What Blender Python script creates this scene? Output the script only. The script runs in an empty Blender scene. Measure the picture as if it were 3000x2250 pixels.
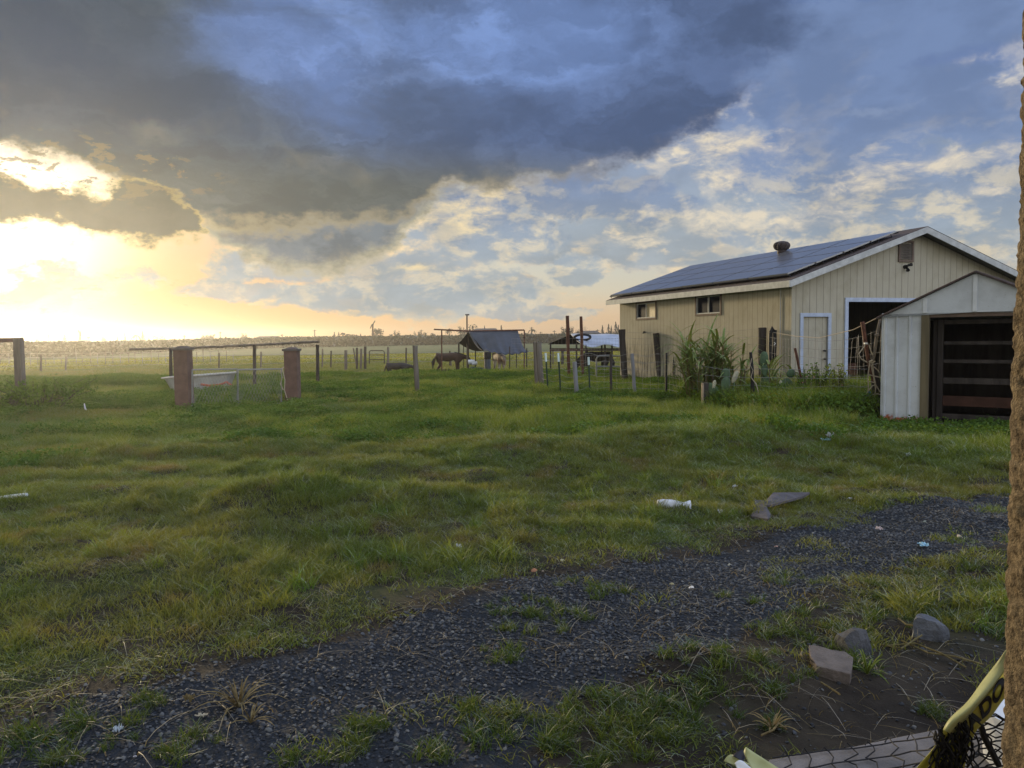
import bpy, bmesh, math, random
import numpy as np
from mathutils import Vector, Matrix, noise as mnoise
S = bpy.context.scene
R = math.radians
random.seed(7)

# ------------------------------------------------------------ camera
F, HC, PITCH, ROLL = 2253.0, 1.55, 3.43, 0.66      # focal length in pixels of the 3000 px wide photograph
cam = bpy.data.objects.new('camera', bpy.data.cameras.new('camera'))
S.collection.objects.link(cam)
cam.data.sensor_width = 36.0
cam.data.lens = 36.0 * F / 3000.0
cam.data.clip_start, cam.data.clip_end = 0.05, 8000
camM = Matrix.Rotation(R(90 - PITCH), 3, 'X') @ Matrix.Rotation(R(-ROLL), 3, 'Z')
cam.matrix_world = Matrix.Translation((0, 0, HC)) @ camM.to_4x4()
S.camera = cam
RT, UP, FW = camM @ Vector((1, 0, 0)), camM @ Vector((0, 1, 0)), camM @ Vector((0, 0, -1))
CAM = Vector((0, 0, HC))
def ray(px, py):
    return (FW + RT * ((px - 1500) / F) - UP * ((py - 1125) / F)).normalized()

# ------------------------------------------------------------ light and sky
SUN_AZ, SUN_EL = -32.0, 6.8                          # degrees, azimuth measured from +Y towards +X
S.view_settings.view_transform = 'Standard'
S.view_settings.look = 'None'
S.view_settings.exposure = 0.0
S.view_settings.gamma = 1.0
S.cycles.use_denoising = True
S.cycles.max_bounces = 6
S.cycles.transparent_max_bounces = 12
S.cycles.volume_bounces = 0
S.cycles.sample_clamp_indirect = 6
sd = Vector((math.sin(R(SUN_AZ)) * math.cos(R(SUN_EL)), math.cos(R(SUN_AZ)) * math.cos(R(SUN_EL)), math.sin(R(SUN_EL))))
sun = bpy.data.objects.new('sun', bpy.data.lights.new('sun', 'SUN'))
sun.data.energy = 3.6
sun.data.angle = R(5)
sun.data.color = (1.0, 0.80, 0.50)
sun.rotation_euler = (-sd).to_track_quat('-Z', 'Y').to_euler()
S.collection.objects.link(sun)

def lin(r, g, b):
    f = lambda c: c / 12.92 if c <= 0.04045 else ((c + 0.055) / 1.055) ** 2.4
    return (f(r / 255.0), f(g / 255.0), f(b / 255.0), 1.0)

class NT:
    """small helper to write node trees as expressions"""
    def __init__(s, tree):
        s.t = tree
    def n(s, typ, **kw):
        o = s.t.nodes.new(typ)
        for k, v in kw.items():
            setattr(o, k, v)
        return o
    def put(s, sock, v):
        if isinstance(v, bpy.types.NodeSocket):
            s.t.links.new(v, sock)
        elif v is not None:
            if hasattr(sock, 'default_value'):
                try:
                    sock.default_value = v
                except Exception:
                    sock.default_value = tuple(v)[:3]
    def m(s, op, a, b=None, c=None, clamp=False):
        o = s.n('ShaderNodeMath', operation=op, use_clamp=clamp)
        for i, v in enumerate((a, b, c)):
            if v is not None:
                s.put(o.inputs[i], v)
        return o.outputs[0]
    def add(s, a, b): return s.m('ADD', a, b)
    def sub(s, a, b): return s.m('SUBTRACT', a, b)
    def mul(s, a, b): return s.m('MULTIPLY', a, b)
    def mx(s, a, b): return s.m('MAXIMUM', a, b)
    def mn(s, a, b): return s.m('MINIMUM', a, b)
    def ss(s, v, a, b, lo=0.0, hi=1.0):
        o = s.n('ShaderNodeMapRange', interpolation_type='SMOOTHSTEP')
        s.put(o.inputs[0], v)
        for i, q in zip((1, 2, 3, 4), (a, b, lo, hi)):
            s.put(o.inputs[i], q)
        return o.outputs[0]
    def xyz(s, x, y, z=0.0):
        o = s.n('ShaderNodeCombineXYZ')
        s.put(o.inputs[0], x); s.put(o.inputs[1], y); s.put(o.inputs[2], z)
        return o.outputs[0]
    def sep(s, v):
        o = s.n('ShaderNodeSeparateXYZ'); s.put(o.inputs[0], v)
        return o.outputs
    def noise(s, v, scale, detail=4, rough=0.55, dist=0.0, color=False):
        o = s.n('ShaderNodeTexNoise')
        s.put(o.inputs['Vector'], v)
        o.inputs['Scale'].default_value = scale
        o.inputs['Detail'].default_value = detail
        o.inputs['Roughness'].default_value = rough
        o.inputs['Distortion'].default_value = dist
        return o.outputs['Color' if color else 'Fac']
    def mix(s, f, a, b, mode='MIX'):
        o = s.n('ShaderNodeMix', data_type='RGBA', blend_type=mode)
        s.put(o.inputs[0], f); s.put(o.inputs[6], a); s.put(o.inputs[7], b)
        return o.outputs[2]
    def vm(s, op, a, b=None, scale=None):
        o = s.n('ShaderNodeVectorMath', operation=op)
        s.put(o.inputs[0], a)
        if b is not None: s.put(o.inputs[1], b)
        if scale is not None: s.put(o.inputs[3], scale)
        return o.outputs[1] if op in ('DOT_PRODUCT', 'LENGTH', 'DISTANCE') else o.outputs[0]
    def ramp(s, f, stops, interp='LINEAR'):
        o = s.n('ShaderNodeValToRGB')
        o.color_ramp.interpolation = interp
        e = o.color_ramp.elements
        while len(e) < len(stops): e.new(0.5)
        for el, (p, c) in zip(e, stops):
            el.position = p; el.color = c
        s.put(o.inputs[0], f)
        return o.outputs[0]
    def curve(s, f, pts):
        o = s.n('ShaderNodeFloatCurve')
        cv = o.mapping.curves[0]
        pts = sorted(pts)
        while len(cv.points) < len(pts): cv.points.new(0.5, 0.5)
        for p, (x, y) in zip(cv.points, pts):
            p.location = (x, y); p.handle_type = 'AUTO'
        o.mapping.extend = 'HORIZONTAL'
        o.mapping.update()
        s.put(o.inputs[1], f)
        return o.outputs[0]

W = bpy.data.worlds.new('World'); S.world = W; W.use_nodes = True
W.node_tree.nodes.clear()
g = NT(W.node_tree)
def azel(px, py):
    d = ray(px, py)
    return math.atan2(d.x, d.y), math.asin(d.z)
U0, U1, V0, V1 = -0.9, 0.9, -0.1, 0.6                # curve ranges, radians
def cpts(L):
    out = []
    for px, py in L:
        a, e = azel(px, py)
        out.append(((a - U0) / (U1 - U0), (e - V0) / (V1 - V0)))
    return out
tc = g.n('ShaderNodeTexCoord').outputs['Generated']
X, Y, Z = g.sep(tc)
u = g.m('ARCTAN2', X, Y)
v = g.m('ARCSINE', Z)
uv = g.xyz(u, g.mul(v, 1.5), 0.0)
w1 = g.noise(uv, 5.5, 6, 0.6, color=True)
w2 = g.noise(uv, 24.0, 5, 0.62, color=True)
wx, wy, wz = g.sep(w1)
hx, hy, hz = g.sep(w2)
du = g.add(g.mul(g.sub(wx, .5), .15), g.mul(g.sub(hx, .5), .06))
dv = g.add(g.mul(g.sub(wy, .5), .075), g.mul(g.sub(hy, .5), .055))
uw, vw = g.add(u, du), g.add(v, dv)
un = g.m('DIVIDE', g.sub(uw, U0), U1 - U0)
def line(L):                                          # elevation of a drawn edge at this azimuth
    return g.add(g.mul(g.curve(un, cpts(L)), V1 - V0), V0)
def blob(px, py, rx, ry, uu=None, vv=None):           # soft ellipse, 1 at its centre, 0 outside
    a, e = azel(px, py)
    p = g.m('POWER', g.mul(g.sub(uu or u, a), F / rx), 2.0)
    q = g.m('POWER', g.mul(g.sub(vv or v, e), F / ry), 2.0)
    return g.m('SUBTRACT', 1.0, g.m('SQRT', g.add(p, q)), clamp=True)

# clear sky: Nishita plus the aerosol glow round the low sun
sky = g.n('ShaderNodeTexSky', sky_type='NISHITA')
sky.sun_disc = False
sky.sun_elevation = R(SUN_EL)
sky.sun_rotation = R(SUN_AZ)
sky.altitude = 50; sky.air_density = 1.0; sky.dust_density = 2.0; sky.ozone_density = 1.5
nis = g.vm('SCALE', sky.outputs[0], scale=0.10)
dsun = g.vm('DOT_PRODUCT', tc, tuple(sd))
ang = g.m('ARCCOSINE', g.mn(dsun, 1.0))
clear = g.ramp(g.m('DIVIDE', g.mx(v, 0.0), 0.9, clamp=True), [
    (0.00, lin(222, 186, 148)), (0.03, lin(228, 198, 162)), (0.065, lin(216, 208, 188)), (0.14, lin(198, 208, 208)), (0.21, lin(182, 202, 218)),
    (0.32, lin(150, 182, 228)), (0.45, lin(128, 166, 228)), (1.0, lin(120, 160, 225))])
clear = g.mix(0.15, clear, nis)
warm = g.ss(ang, 0.62, 0.05)
low = g.ss(v, 0.26, 0.02)
clear = g.mix(g.mul(warm, g.add(g.mul(low, .75), .25)), clear, lin(222, 168, 108))
glow = g.m('EXPONENT', g.mul(g.m('POWER', g.m('DIVIDE', ang, 0.085), 2.0), -1.0))
glow2 = g.m('EXPONENT', g.m('DIVIDE', ang, -0.16))
glowc = g.vm('SCALE', (1.0, 0.90, 0.62), scale=g.add(g.mul(glow, 1.35), g.mul(glow2, .05)))
clear = g.vm('ADD', clear, glowc)
# thin high veil
veil = g.noise(g.xyz(g.mul(u, .8), g.mul(v, 2.6), 3.1), 6.0, 6, .6)
clear = g.mix(g.mul(g.ss(veil, .48, .75), .35), clear, g.vm('ADD', g.vm('SCALE', clear, scale=.8), (.10, .10, .11)))

# broken cumulus: density sampled twice, the second time a step towards the sun, gives the lit rims
cu = g.add(g.mul(u, 1.0), g.mul(g.sub(wx, .5), .05))
cvv = g.add(g.mul(v, 1.75), g.mul(g.sub(wz, .5), .05))
def dens(off):
    return g.noise(g.xyz(g.sub(cu, off[0]), g.add(cvv, off[1]), off[2]), 6.0, 10, .60, .1)
d0 = dens((0, 0, 7.3)); d1 = dens((.024, .010, 7.3))
bias = 0.0
for b in [(1450, 650, 420, 130, .30), (1650, 760, 260, 90, .16), (2150, 560, 900, 300, .42), (2700, 600, 800, 380, .34), (2300, 660, 500, 80, .12),
          (1150, 800, 560, 140, .30), (1350, 890, 700, 90, .34), (1700, 790, 160, 60, -.1), (700, 760, 120, 120, .10), (2650, 260, 800, 340, .46), (2850, 700, 500, 200, .2), (2300, 640, 700, 160, .2),
          (1900, 740, 130, 70, .18), (2500, 90, 500, 160, .28), (1500, 840, 200, 50, .1), (880, 870, 260, 40, .24), (2200, 130, 160, 110, -.2), (2230, 300, 130, 130, -.22)]:
    t = g.mul(blob(b[0], b[1], b[2], b[3]), b[4] * 1.25)
    bias = t if isinstance(bias, float) else g.add(bias, t)
cd = g.add(g.mul(g.sub(d0, .55), 1.35), g.sub(g.mul(bias, .85), .015))
cum = g.ss(cd, 0.0, .07)
litc = g.ss(g.sub(d0, d1), -.01, .09)
edge = g.ss(cd, .11, .0)
puff = g.ss(g.noise(g.xyz(cu, cvv, 5.5), 16.0, 8, .62), .44, .62)
sunny = g.m('MULTIPLY', g.add(g.mul(g.mul(litc, g.add(g.mul(puff, .8), .4)), 1.0), g.mul(edge, .6)), g.ss(v, .40, .28), clamp=True)
shade = g.ramp(g.m('DIVIDE', g.mx(v, 0.0), 0.45, clamp=True), [(0, lin(186, 190, 186)), (.32, lin(166, 178, 190)), (.62, lin(132, 152, 190)), (1, lin(96, 120, 174))])
bright = g.ramp(g.m('DIVIDE', g.mx(v, 0.0), 0.45, clamp=True), [(0, lin(235, 208, 170)), (.30, lin(246, 230, 200)), (.6, lin(226, 220, 208)), (1, lin(140, 166, 220))])
bright = g.mix(g.mul(g.ss(ang, .75, .2), .5), bright, lin(244, 208, 148))
cumc = g.mix(sunny, shade, bright)
cumc = g.mix(g.ss(g.noise(g.xyz(cu, cvv, 1.7), 7, 6, .6), .35, .7), cumc, g.vm('SCALE', cumc, scale=.78))
top = g.ss(v, azel(2400, 420)[1], azel(2400, 180)[1])
cumc = g.mix(g.mul(top, .55), cumc, lin(98, 122, 170))
out = g.mix(g.mul(cum, g.ss(v, -.0, .012)), clear, cumc)
pn = g.sub(g.noise(g.xyz(cu, cvv, 11.0), 13.0, 8, .62), .5)
def lumps(L, lo, hi, k_=1.3):
    t = None
    for b in L:
        q = blob(*b, g.add(u, g.mul(g.sub(hx, .5), .05)), g.add(v, g.mul(g.sub(hy, .5), .03)))
        t = q if t is None else g.mx(t, q)
    return g.ss(g.add(t, g.mul(g.mul(pn, k_), g.ss(t, 0.0, .12))), lo, hi)
dk = lumps([(2720, 610, 420, 170), (2950, 520, 260, 110), (2640, 740, 420, 80), (1720, 575, 330, 85), (1900, 615, 190, 60), (1430, 600, 180, 60), (2350, 690, 260, 50), (2450, 470, 380, 130), (1450, 690, 260, 90), (1690, 790, 120, 60), (1380, 850, 360, 80), (1060, 865, 240, 60), (700, 850, 200, 40), (1560, 920, 260, 26), (830, 790, 160, 50), (2900, 330, 300, 90), (2480, 110, 460, 130), (2780, 40, 420, 110), (2350, 290, 150, 110), (2600, 250, 300, 60)], .10, .34)
dkc = g.mix(g.ss(v, .06, .24), lin(168, 180, 188), lin(120, 142, 182))
dkc = g.mix(g.mul(g.ss(g.noise(g.xyz(cu, cvv, 21.0), 18, 8, .64, .2), .46, .62), g.ss(v, .26, .12)), dkc, lin(222, 212, 190))
dkc = g.mix(g.ss(g.noise(g.xyz(cu, cvv, 2.2), 9, 7, .6), .38, .64), dkc, g.vm('SCALE', dkc, scale=.82))
out = g.mix(g.mul(dk, .85), out, dkc)
br_ = lumps([(2130, 420, 190, 55), (2090, 480, 130, 80), (2640, 480, 150, 80), (2830, 470, 170, 42), (2480, 540, 110, 40), (1330, 620, 250, 50), (2150, 640, 460, 60), (1960, 470, 140, 60), (1500, 560, 170, 26), (1400, 650, 120, 70), (1880, 700, 130, 30), (1250, 790, 200, 26), (1500, 770, 60, 24), (1150, 640, 60, 40), (2900, 560, 90, 24)], .16, .80, 2.6)
wisp = g.ss(g.noise(g.xyz(g.mul(cu, 1.0), g.mul(cvv, 1.3), 15.0), 20.0, 8, .66, .4), .36, .64)
out = g.mix(g.mul(g.mul(g.mul(br_, wisp), g.ss(cd, -.10, .05)), .85), out, g.mix(g.ss(ang, .8, .3), lin(236, 222, 196), lin(250, 226, 172)))

# grey lobe below the bank
lob_lo = line([(500, 640), (620, 700), (760, 770), (860, 800), (1000, 790), (1120, 770), (1200, 700), (1260, 640), (1300, 560), (1800, 300)])
lob_hi = line([(560, 700), (640, 640), (760, 600), (900, 560), (3000, 560)])
md = g.mn(g.sub(vw, lob_lo), g.sub(lob_hi, vw))
lob = g.mul(g.ss(md, -.006, .012), g.ss(u, azel(1330, 600)[0], azel(1240, 600)[0]))
lobc = g.mix(g.ss(md, .03, .0), lin(128, 136, 142), lin(196, 186, 156))
lobc = g.mix(g.ss(g.noise(uv, 20, 6, .6), .42, .62), lobc, g.vm('SCALE', lobc, scale=.74))
out = g.mix(lob, out, lobc)

# the big slate bank
bl = line([(-900, 520), (0, 450), (150, 480), (300, 540), (450, 600), (560, 665), (700, 690), (850, 700), (1000, 690), (1150, 680), (1240, 620),
           (1300, 575), (1480, 565), (1700, 520), (1850, 480), (2000, 420), (2120, 350), (2200, 270), (2260, 190), (2420, 150), (2520, 60), (2620, -300)])
mb = g.sub(vw, bl)
f0_ = g.noise(g.xyz(cu, cvv, 41.0), 8.0, 8, .62)
right = g.ss(g.add(u, g.mul(g.sub(f0_, .5), .30)), azel(2480, 200)[0], azel(2200, 200)[0])
bank = g.mul(g.ss(mb, -.004, .02), right)
f1 = g.noise(g.xyz(u, g.mul(v, 2.2), 1.0), 4.0, 7, .55, .3)
f2 = g.noise(g.xyz(u, g.mul(v, 2.6), 4.0), 11.0, 6, .55, .2)
base = g.mix(g.ss(u, azel(1700, 300)[0], azel(300, 300)[0]), lin(88, 106, 142), lin(94, 104, 112))
base = g.mix(g.ss(v, azel(900, 380)[1], azel(900, 560)[1]), base, g.mix(g.ss(u, .25, -.2), lin(92, 104, 122), lin(112, 116, 112)))
thin = g.m('ADD', g.m('ADD', blob(1150, 190, 720, 280, uw, vw), g.mul(blob(1550, 70, 700, 230, uw, vw), .8)), g.mul(blob(800, 60, 300, 200, uw, vw), .6), clamp=True)
thin = g.mul(thin, g.ss(f1, .30, .62, .35, 1.25))
bankc = g.mix(g.ss(thin, 0, .9), base, lin(116, 142, 192))
f3 = g.noise(g.xyz(uw, g.mul(vw, 2.4), 6.0), 7.0, 9, .6, .5)
bankc = g.mix(g.mul(g.ss(f3, .42, .60), .60), bankc, g.vm('SCALE', bankc, scale=.66))
bankc = g.mix(g.mul(g.ss(f3, .48, .34), .5), bankc, g.vm('SCALE', bankc, scale=1.35))
bankc = g.mix(g.mul(g.ss(f2, .50, .72), .40), bankc, g.vm('SCALE', bankc, scale=1.35))
bankc = g.mix(g.mul(blob(180, 130, 620, 260, uw, vw), .9), bankc, lin(66, 82, 104))
streak = g.mul(g.ss(g.m('ABSOLUTE', g.sub(vw, line([(0, 240), (250, 250), (450, 380), (700, 370), (900, 480), (1150, 530), (1500, 520), (3000, 500)]))), .022, .0), g.ss(g.noise(g.xyz(u, g.mul(v, 1.0), 9.0), 5, 4, .6), .42, .66))
bankc = g.mix(g.mul(streak, .4), bankc, lin(172, 164, 140))
rim = g.mul(g.ss(mb, .028, .0), g.ss(ang, .95, .1))
bankc = g.mix(g.mul(rim, .75), bankc, lin(232, 206, 150))
out = g.mix(bank, out, bankc)

# the flat cloud across the sunset
el_ = line([(-800, 650), (0, 655), (200, 690), (300, 712), (500, 725), (600, 705), (680, 640), (760, 560), (3000, 500)])
eh_ = line([(-800, 480), (0, 490), (90, 515), (200, 555), (300, 575), (400, 530), (480, 555), (580, 620), (640, 680), (680, 760), (3000, 900)])
me = g.mn(g.sub(vw, el_), g.sub(eh_, vw))
flat = g.ss(me, -.003, .010)
flatc = g.mix(g.ss(me, .012, .000), lin(122, 120, 106), lin(238, 208, 128))
flatc = g.mix(g.ss(g.noise(uv, 16, 5, .6), .4, .65), flatc, g.vm('SCALE', flatc, scale=.8))
out = g.mix(flat, out, flatc)
# flecks of cloud just over the horizon
fl = g.noise(g.xyz(g.mul(u, 1.0), g.mul(v, 2.8), 2.0), 26.0, 5, .55, .2)
flm = g.mul(g.ss(fl, .60, .66), g.mul(g.ss(v, .005, .03), g.ss(v, .105, .07)))
flm = g.mul(flm, g.ss(u, azel(760, 900)[0], azel(480, 900)[0]))
out = g.mix(g.mul(flm, .75), out, lin(214, 176, 122))

rg_ = g.noise(g.xyz(g.mul(u, 1.0), g.mul(v, 2.0), 30.0), 30.0, 7, .66, .3)
rgm = g.mul(g.ss(rg_, .52, .60), blob(230, 500, 420, 110))
out = g.mix(g.mul(g.ss(rgm, .02, .45), .8), out, lin(150, 136, 106))

# unseen sky overhead and behind the house, brightened to fill the ground and barn
over = g.ss(v, .44, .95, 1.0, 4.6)
behind = g.ss(Y, .35, -.45, 1.0, 3.6)
lum = g.vm('DOT_PRODUCT', out, (.33, .4, .27))
out = g.mix(g.mul(g.mx(g.ss(v, .5, .9), g.ss(Y, .35, -.2)), .62), out, g.vm('SCALE', (1.03, 1.0, .93), scale=lum))
out = g.vm('SCALE', out, scale=g.mx(over, behind))
out = g.mix(g.ss(Z, -.01, -.06), out, (.06, .07, .04, 1))
bg = g.n('ShaderNodeBackground'); g.put(bg.inputs[0], out); bg.inputs[1].default_value = 1.0
wo = g.n('ShaderNodeOutputWorld'); g.t.links.new(bg.outputs[0], wo.inputs[0])
W.cycles.sampling_method = 'MANUAL'; W.cycles.sample_map_resolution = 1024

# ============================================================ helpers
C = S.collection
def tag(o, label=None, cat=None, group=None, kind=None):
    for k, q in (('label', label), ('category', cat), ('group', group), ('kind', kind)):
        if q: o[k] = q
    return o
def empty(name, loc, label=None, cat=None, group=None):
    o = bpy.data.objects.new(name, None); C.objects.link(o)
    o.location = loc; o.empty_display_size = .2
    return tag(o, label, cat, group)
class MB:
    """collects shapes, then links them as ONE mesh object"""
    def __init__(s): s.v = []; s.f = []; s.smooth = False
    def raw(s, vs, fs):
        b = len(s.v); s.v += [tuple(q) for q in vs]; s.f += [tuple(i + b for i in f) for f in fs]; return s
    def box(s, c, d, M=None, taper=1.0):
        x, y, z = d[0] / 2, d[1] / 2, d[2] / 2
        vs = [Vector((sx * x * (taper if sz > 0 else 1), sy * y * (taper if sz > 0 else 1), sz * z)) for sz in (-1, 1) for sx, sy in ((-1, -1), (1, -1), (1, 1), (-1, 1))]
        if M is not None: vs = [M @ q for q in vs]
        c = Vector(c)
        return s.raw([q + c for q in vs], [(3, 2, 1, 0), (4, 5, 6, 7), (0, 1, 5, 4), (1, 2, 6, 5), (2, 3, 7, 6), (3, 0, 4, 7)])
    def tube(s, path, r, n=8, cap=True, flat=1.0):
        path = [Vector(p) for p in path]; k = len(path)
        rs = r if isinstance(r, (list, tuple)) else [r] * k
        vs = []; up = Vector((0, 0, 1)); prev = None
        for i, p in enumerate(path):
            t = (path[min(i + 1, k - 1)] - path[max(i - 1, 0)]).normalized()
            a = prev if prev is not None else (Vector((1, 0, 0)) if abs(t.z) > .9 else up)
            a = (a - t * a.dot(t))
            a = a.normalized() if a.length > 1e-6 else t.orthogonal().normalized()
            prev = a; b = t.cross(a)
            for j in range(n):
                th = 2 * math.pi * j / n
                vs.append(p + (a * math.cos(th) + b * math.sin(th) * flat) * rs[i])
        fs = [(i * n + j, i * n + (j + 1) % n, (i + 1) * n + (j + 1) % n, (i + 1) * n + j) for i in range(k - 1) for j in range(n)]
        if cap: fs += [tuple(range(n - 1, -1, -1)), tuple((k - 1) * n + j for j in range(n))]
        return s.raw(vs, fs)
    def ribbon(s, path, widths, side, th=.002):
        """flat strip with a little thickness; side = function(i) -> sideways unit vector"""
        vs = []; k = len(path)
        for i, p in enumerate(path):
            p = Vector(p); a = Vector(side(i)).normalized(); t = (Vector(path[min(i + 1, k - 1)]) - Vector(path[max(i - 1, 0)])).normalized()
            nn = a.cross(t).normalized() * th
            w = widths[i] / 2
            vs += [p - a * w, p + a * w, p + a * w + nn, p - a * w + nn]
        fs = [(i * 4 + j, i * 4 + (j + 1) % 4, i * 4 + 4 + (j + 1) % 4, i * 4 + 4 + j) for i in range(k - 1) for j in range(4)]
        fs += [(0, 1, 2, 3), tuple((k - 1) * 4 + j for j in (3, 2, 1, 0))]
        return s.raw(vs, fs)
    def build(s, name, mat, parent=None, smooth=False, bevel=0, origin=None):
        me = bpy.data.meshes.new(name)
        o0 = Vector(origin) if origin is not None else Vector((0, 0, 0))
        me.from_pydata([tuple(Vector(q) - o0) for q in s.v], [], s.f)
        me.validate()
        bm = bmesh.new(); bm.from_mesh(me); bmesh.ops.recalc_face_normals(bm, faces=bm.faces); bm.to_mesh(me); bm.free()
        if smooth:
            me.polygons.foreach_set('use_smooth', [True] * len(me.polygons))
        me.materials.append(mat)
        o = bpy.data.objects.new(name, me); C.objects.link(o); o.location = o0
        if bevel:
            b = o.modifiers.new('b', 'BEVEL'); b.width = bevel; b.segments = 2; b.limit_method = 'ANGLE'
        if parent is not None:
            o.parent = parent
            o.location = o0 - parent.location if parent.type == 'EMPTY' and parent.parent is None else o0
            if parent.rotation_euler.z:
                o.matrix_parent_inverse = Matrix.Identity(4)
        return o
def np_mesh(name, V, Fc, mat, smooth=False, attrs=None):
    """fast mesh from numpy: V (n,3), Fc (m,3) or (m,4)"""
    me = bpy.data.meshes.new(name); k = Fc.shape[1]
    me.vertices.add(len(V)); me.vertices.foreach_set('co', np.ascontiguousarray(V, dtype=np.float32).ravel())
    me.loops.add(Fc.size); me.loops.foreach_set('vertex_index', Fc.astype(np.int32).ravel())
    me.polygons.add(len(Fc)); me.polygons.foreach_set('loop_start', np.arange(0, Fc.size, k, dtype=np.int32))
    if smooth: me.polygons.foreach_set('use_smooth', np.ones(len(Fc), dtype=bool))
    me.update(calc_edges=True)
    for an, av in (attrs or {}).items():
        a = me.attributes.new(an, 'FLOAT', 'POINT'); a.data.foreach_set('value', av.astype(np.float32))
    if mat: me.materials.append(mat)
    o = bpy.data.objects.new(name, me); C.objects.link(o)
    return o
def copy_tree(o, parent=None):
    c = o.copy(); C.objects.link(c)
    if parent is not None: c.parent = parent
    for ch in [q for q in bpy.data.objects if q.parent == o and q is not c]: copy_tree(ch, c)
    return c

# ------------------------------------------------------------ value noise in numpy, for terrain and scatter
_rng = np.random.RandomState(3)
_lat = _rng.rand(256, 256)
def vn(x, y):
    x = np.asarray(x, float); y = np.asarray(y, float)
    xi = np.floor(x).astype(int); yi = np.floor(y).astype(int); fx = x - xi; fy = y - yi
    fx = fx * fx * (3 - 2 * fx); fy = fy * fy * (3 - 2 * fy)
    L = lambda a, b: _lat[a % 256, b % 256]
    return (L(xi, yi) * (1 - fx) + L(xi + 1, yi) * fx) * (1 - fy) + (L(xi, yi + 1) * (1 - fx) + L(xi + 1, yi + 1) * fx) * fy
def fbm(x, y, oct=4):
    t = 0; a = .5; n = 0
    for i in range(oct):
        t = t + a * vn(x * 2 ** i + 17.3 * i, y * 2 ** i + 5.1 * i); n += a; a *= .5
    return t / n
def sst(x, a, b):
    t = np.clip((np.asarray(x, float) - a) / (b - a), 0, 1); return t * t * (3 - 2 * t)
def flat(px, py, z=0.0):                                # pixel -> point at height z
    d = ray(px, py); t = (z - HC) / d.z; return Vector((d.x * t, d.y * t, z))

MOUNDS = [(flat(855, 1490), .75, .42, .20), (flat(400, 1460), 1.5, .6, .13), (flat(1350, 1470), .9, .5, .10), (flat(700, 1395), 1.6, .5, .08),
          (flat(1700, 1330), 1.6, .8, .10), (flat(2100, 1310), 1.3, .8, .14), (flat(2500, 1330), 1.5, .8, .10), (flat(180, 1700), 1.0, .4, .06),
          (flat(1050, 1330), 2.2, .7, .09), (flat(2020, 1960), .5, .22, .05), (flat(2250, 1985), .45, .2, .045), (flat(1100, 1760), .8, .3, .04)]
def gz(x, y):
    x = np.asarray(x, float); y = np.asarray(y, float); r = np.hypot(x, y)
    z = (fbm(x * .55 + 3, y * .55 + 9, 4) - .5) * .32 * sst(r, 3.0, 9) * (1 - .6 * sst(r, 30, 80))
    z += (fbm(x * 2.6, y * 2.6 + 40, 3) - .5) * .15 * sst(r, 3, 7) * (1 - sst(r, 25, 40)) * (1 - sst(gravel_d(x, y), -.2, .3))
    z += (fbm(x * 1.3, y * 1.3 + 80, 3) - .5) * .05
    for c, sx, sy, h in MOUNDS:
        z += h * np.exp(-(((x - c.x) / sx) ** 2 + ((y - c.y) / sy) ** 2))
    pad = np.exp(-(((x - 8.5) / 5.5) ** 4 + ((y - 23) / 7.5) ** 4))       # level ground under the barn
    pad2 = np.exp(-(((x - 7.4) / 2.0) ** 4 + ((y - 13.0) / 2.3) ** 4))     # and under the shed
    z = z * (1 - pad) * (1 - pad2)
    z -= .75 * sst(y, 30, 41) * (1 - sst(y, 120, 300) * .0)
    return z
# gravel band drawn on the ground; signed distance > 0 inside
GP = [flat(*q) for q in [(-700, 2330), (0, 2200), (250, 2050), (480, 2010), (700, 1955), (950, 1905), (1150, 1840), (1330, 1785), (1560, 1700), (1900, 1650), (2060, 1610),
                         (2300, 1550), (2560, 1490), (2760, 1462), (3100, 1425), (3600, 1400), (3600, 1560), (2980, 1590), (2700, 1625), (2420, 1700), (2300, 1800), (2120, 1900),
                         (1930, 1960), (1800, 2020), (1640, 2080), (1560, 2200), (1600, 2500), (1300, 3100), (-500, 3100)]]
GPX = np.array([(q.x, q.y) for q in GP])
def gravel_d(x, y):
    x = np.asarray(x, float); y = np.asarray(y, float); sh = x.shape
    P = np.stack([x.ravel(), y.ravel()], 1); n = len(GPX)
    dm = np.full(len(P), 1e9); ins = np.zeros(len(P), bool)
    near = np.hypot(P[:, 0], P[:, 1]) < 25
    Q = P[near]; dq = np.full(len(Q), 1e9); iq = np.zeros(len(Q), bool)
    for i in range(n):
        a = GPX[i]; b = GPX[(i + 1) % n]; e = b - a; w = Q - a
        t = np.clip((w @ e) / (e @ e), 0, 1)
        dq = np.minimum(dq, np.hypot(*(w - t[:, None] * e).T))
        c = ((a[1] > Q[:, 1]) != (b[1] > Q[:, 1])) & (Q[:, 0] < (b[0] - a[0]) * (Q[:, 1] - a[1]) / (b[1] - a[1] + 1e-12) + a[0])
        iq ^= c
    dm[near] = dq; ins[near] = iq
    return np.where(ins, dm, -dm).reshape(sh)
def g0(x, y): return float(gz(np.array([x]), np.array([y]))[0])
def gp(px, py):                                         # pixel -> point on the terrain
    d = ray(px, py); t = 1.5
    while t < 900:
        p = CAM + d * t
        if p.z < g0(p.x, p.y): break
        t *= 1.01
    p = CAM + d * t
    return Vector((p.x, p.y, g0(p.x, p.y)))
def at(px, py, Yd):                                     # pixel -> point at world depth Yd
    d = ray(px, py); return CAM + d * (Yd / d.y)
def hit(px, py, P0, n):                                 # pixel -> point on a plane
    d = ray(px, py); t = (P0 - CAM).dot(n) / d.dot(n); return CAM + d * t

# footprints: barn corner, its front direction and side direction; shed the same
BC, BE, BF = (6.72, 18.5), (.945, .327), (-.327, .945)
SC, SE, SF = (6.39, 13.3), (.763, -.645), (.645, .763)

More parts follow.
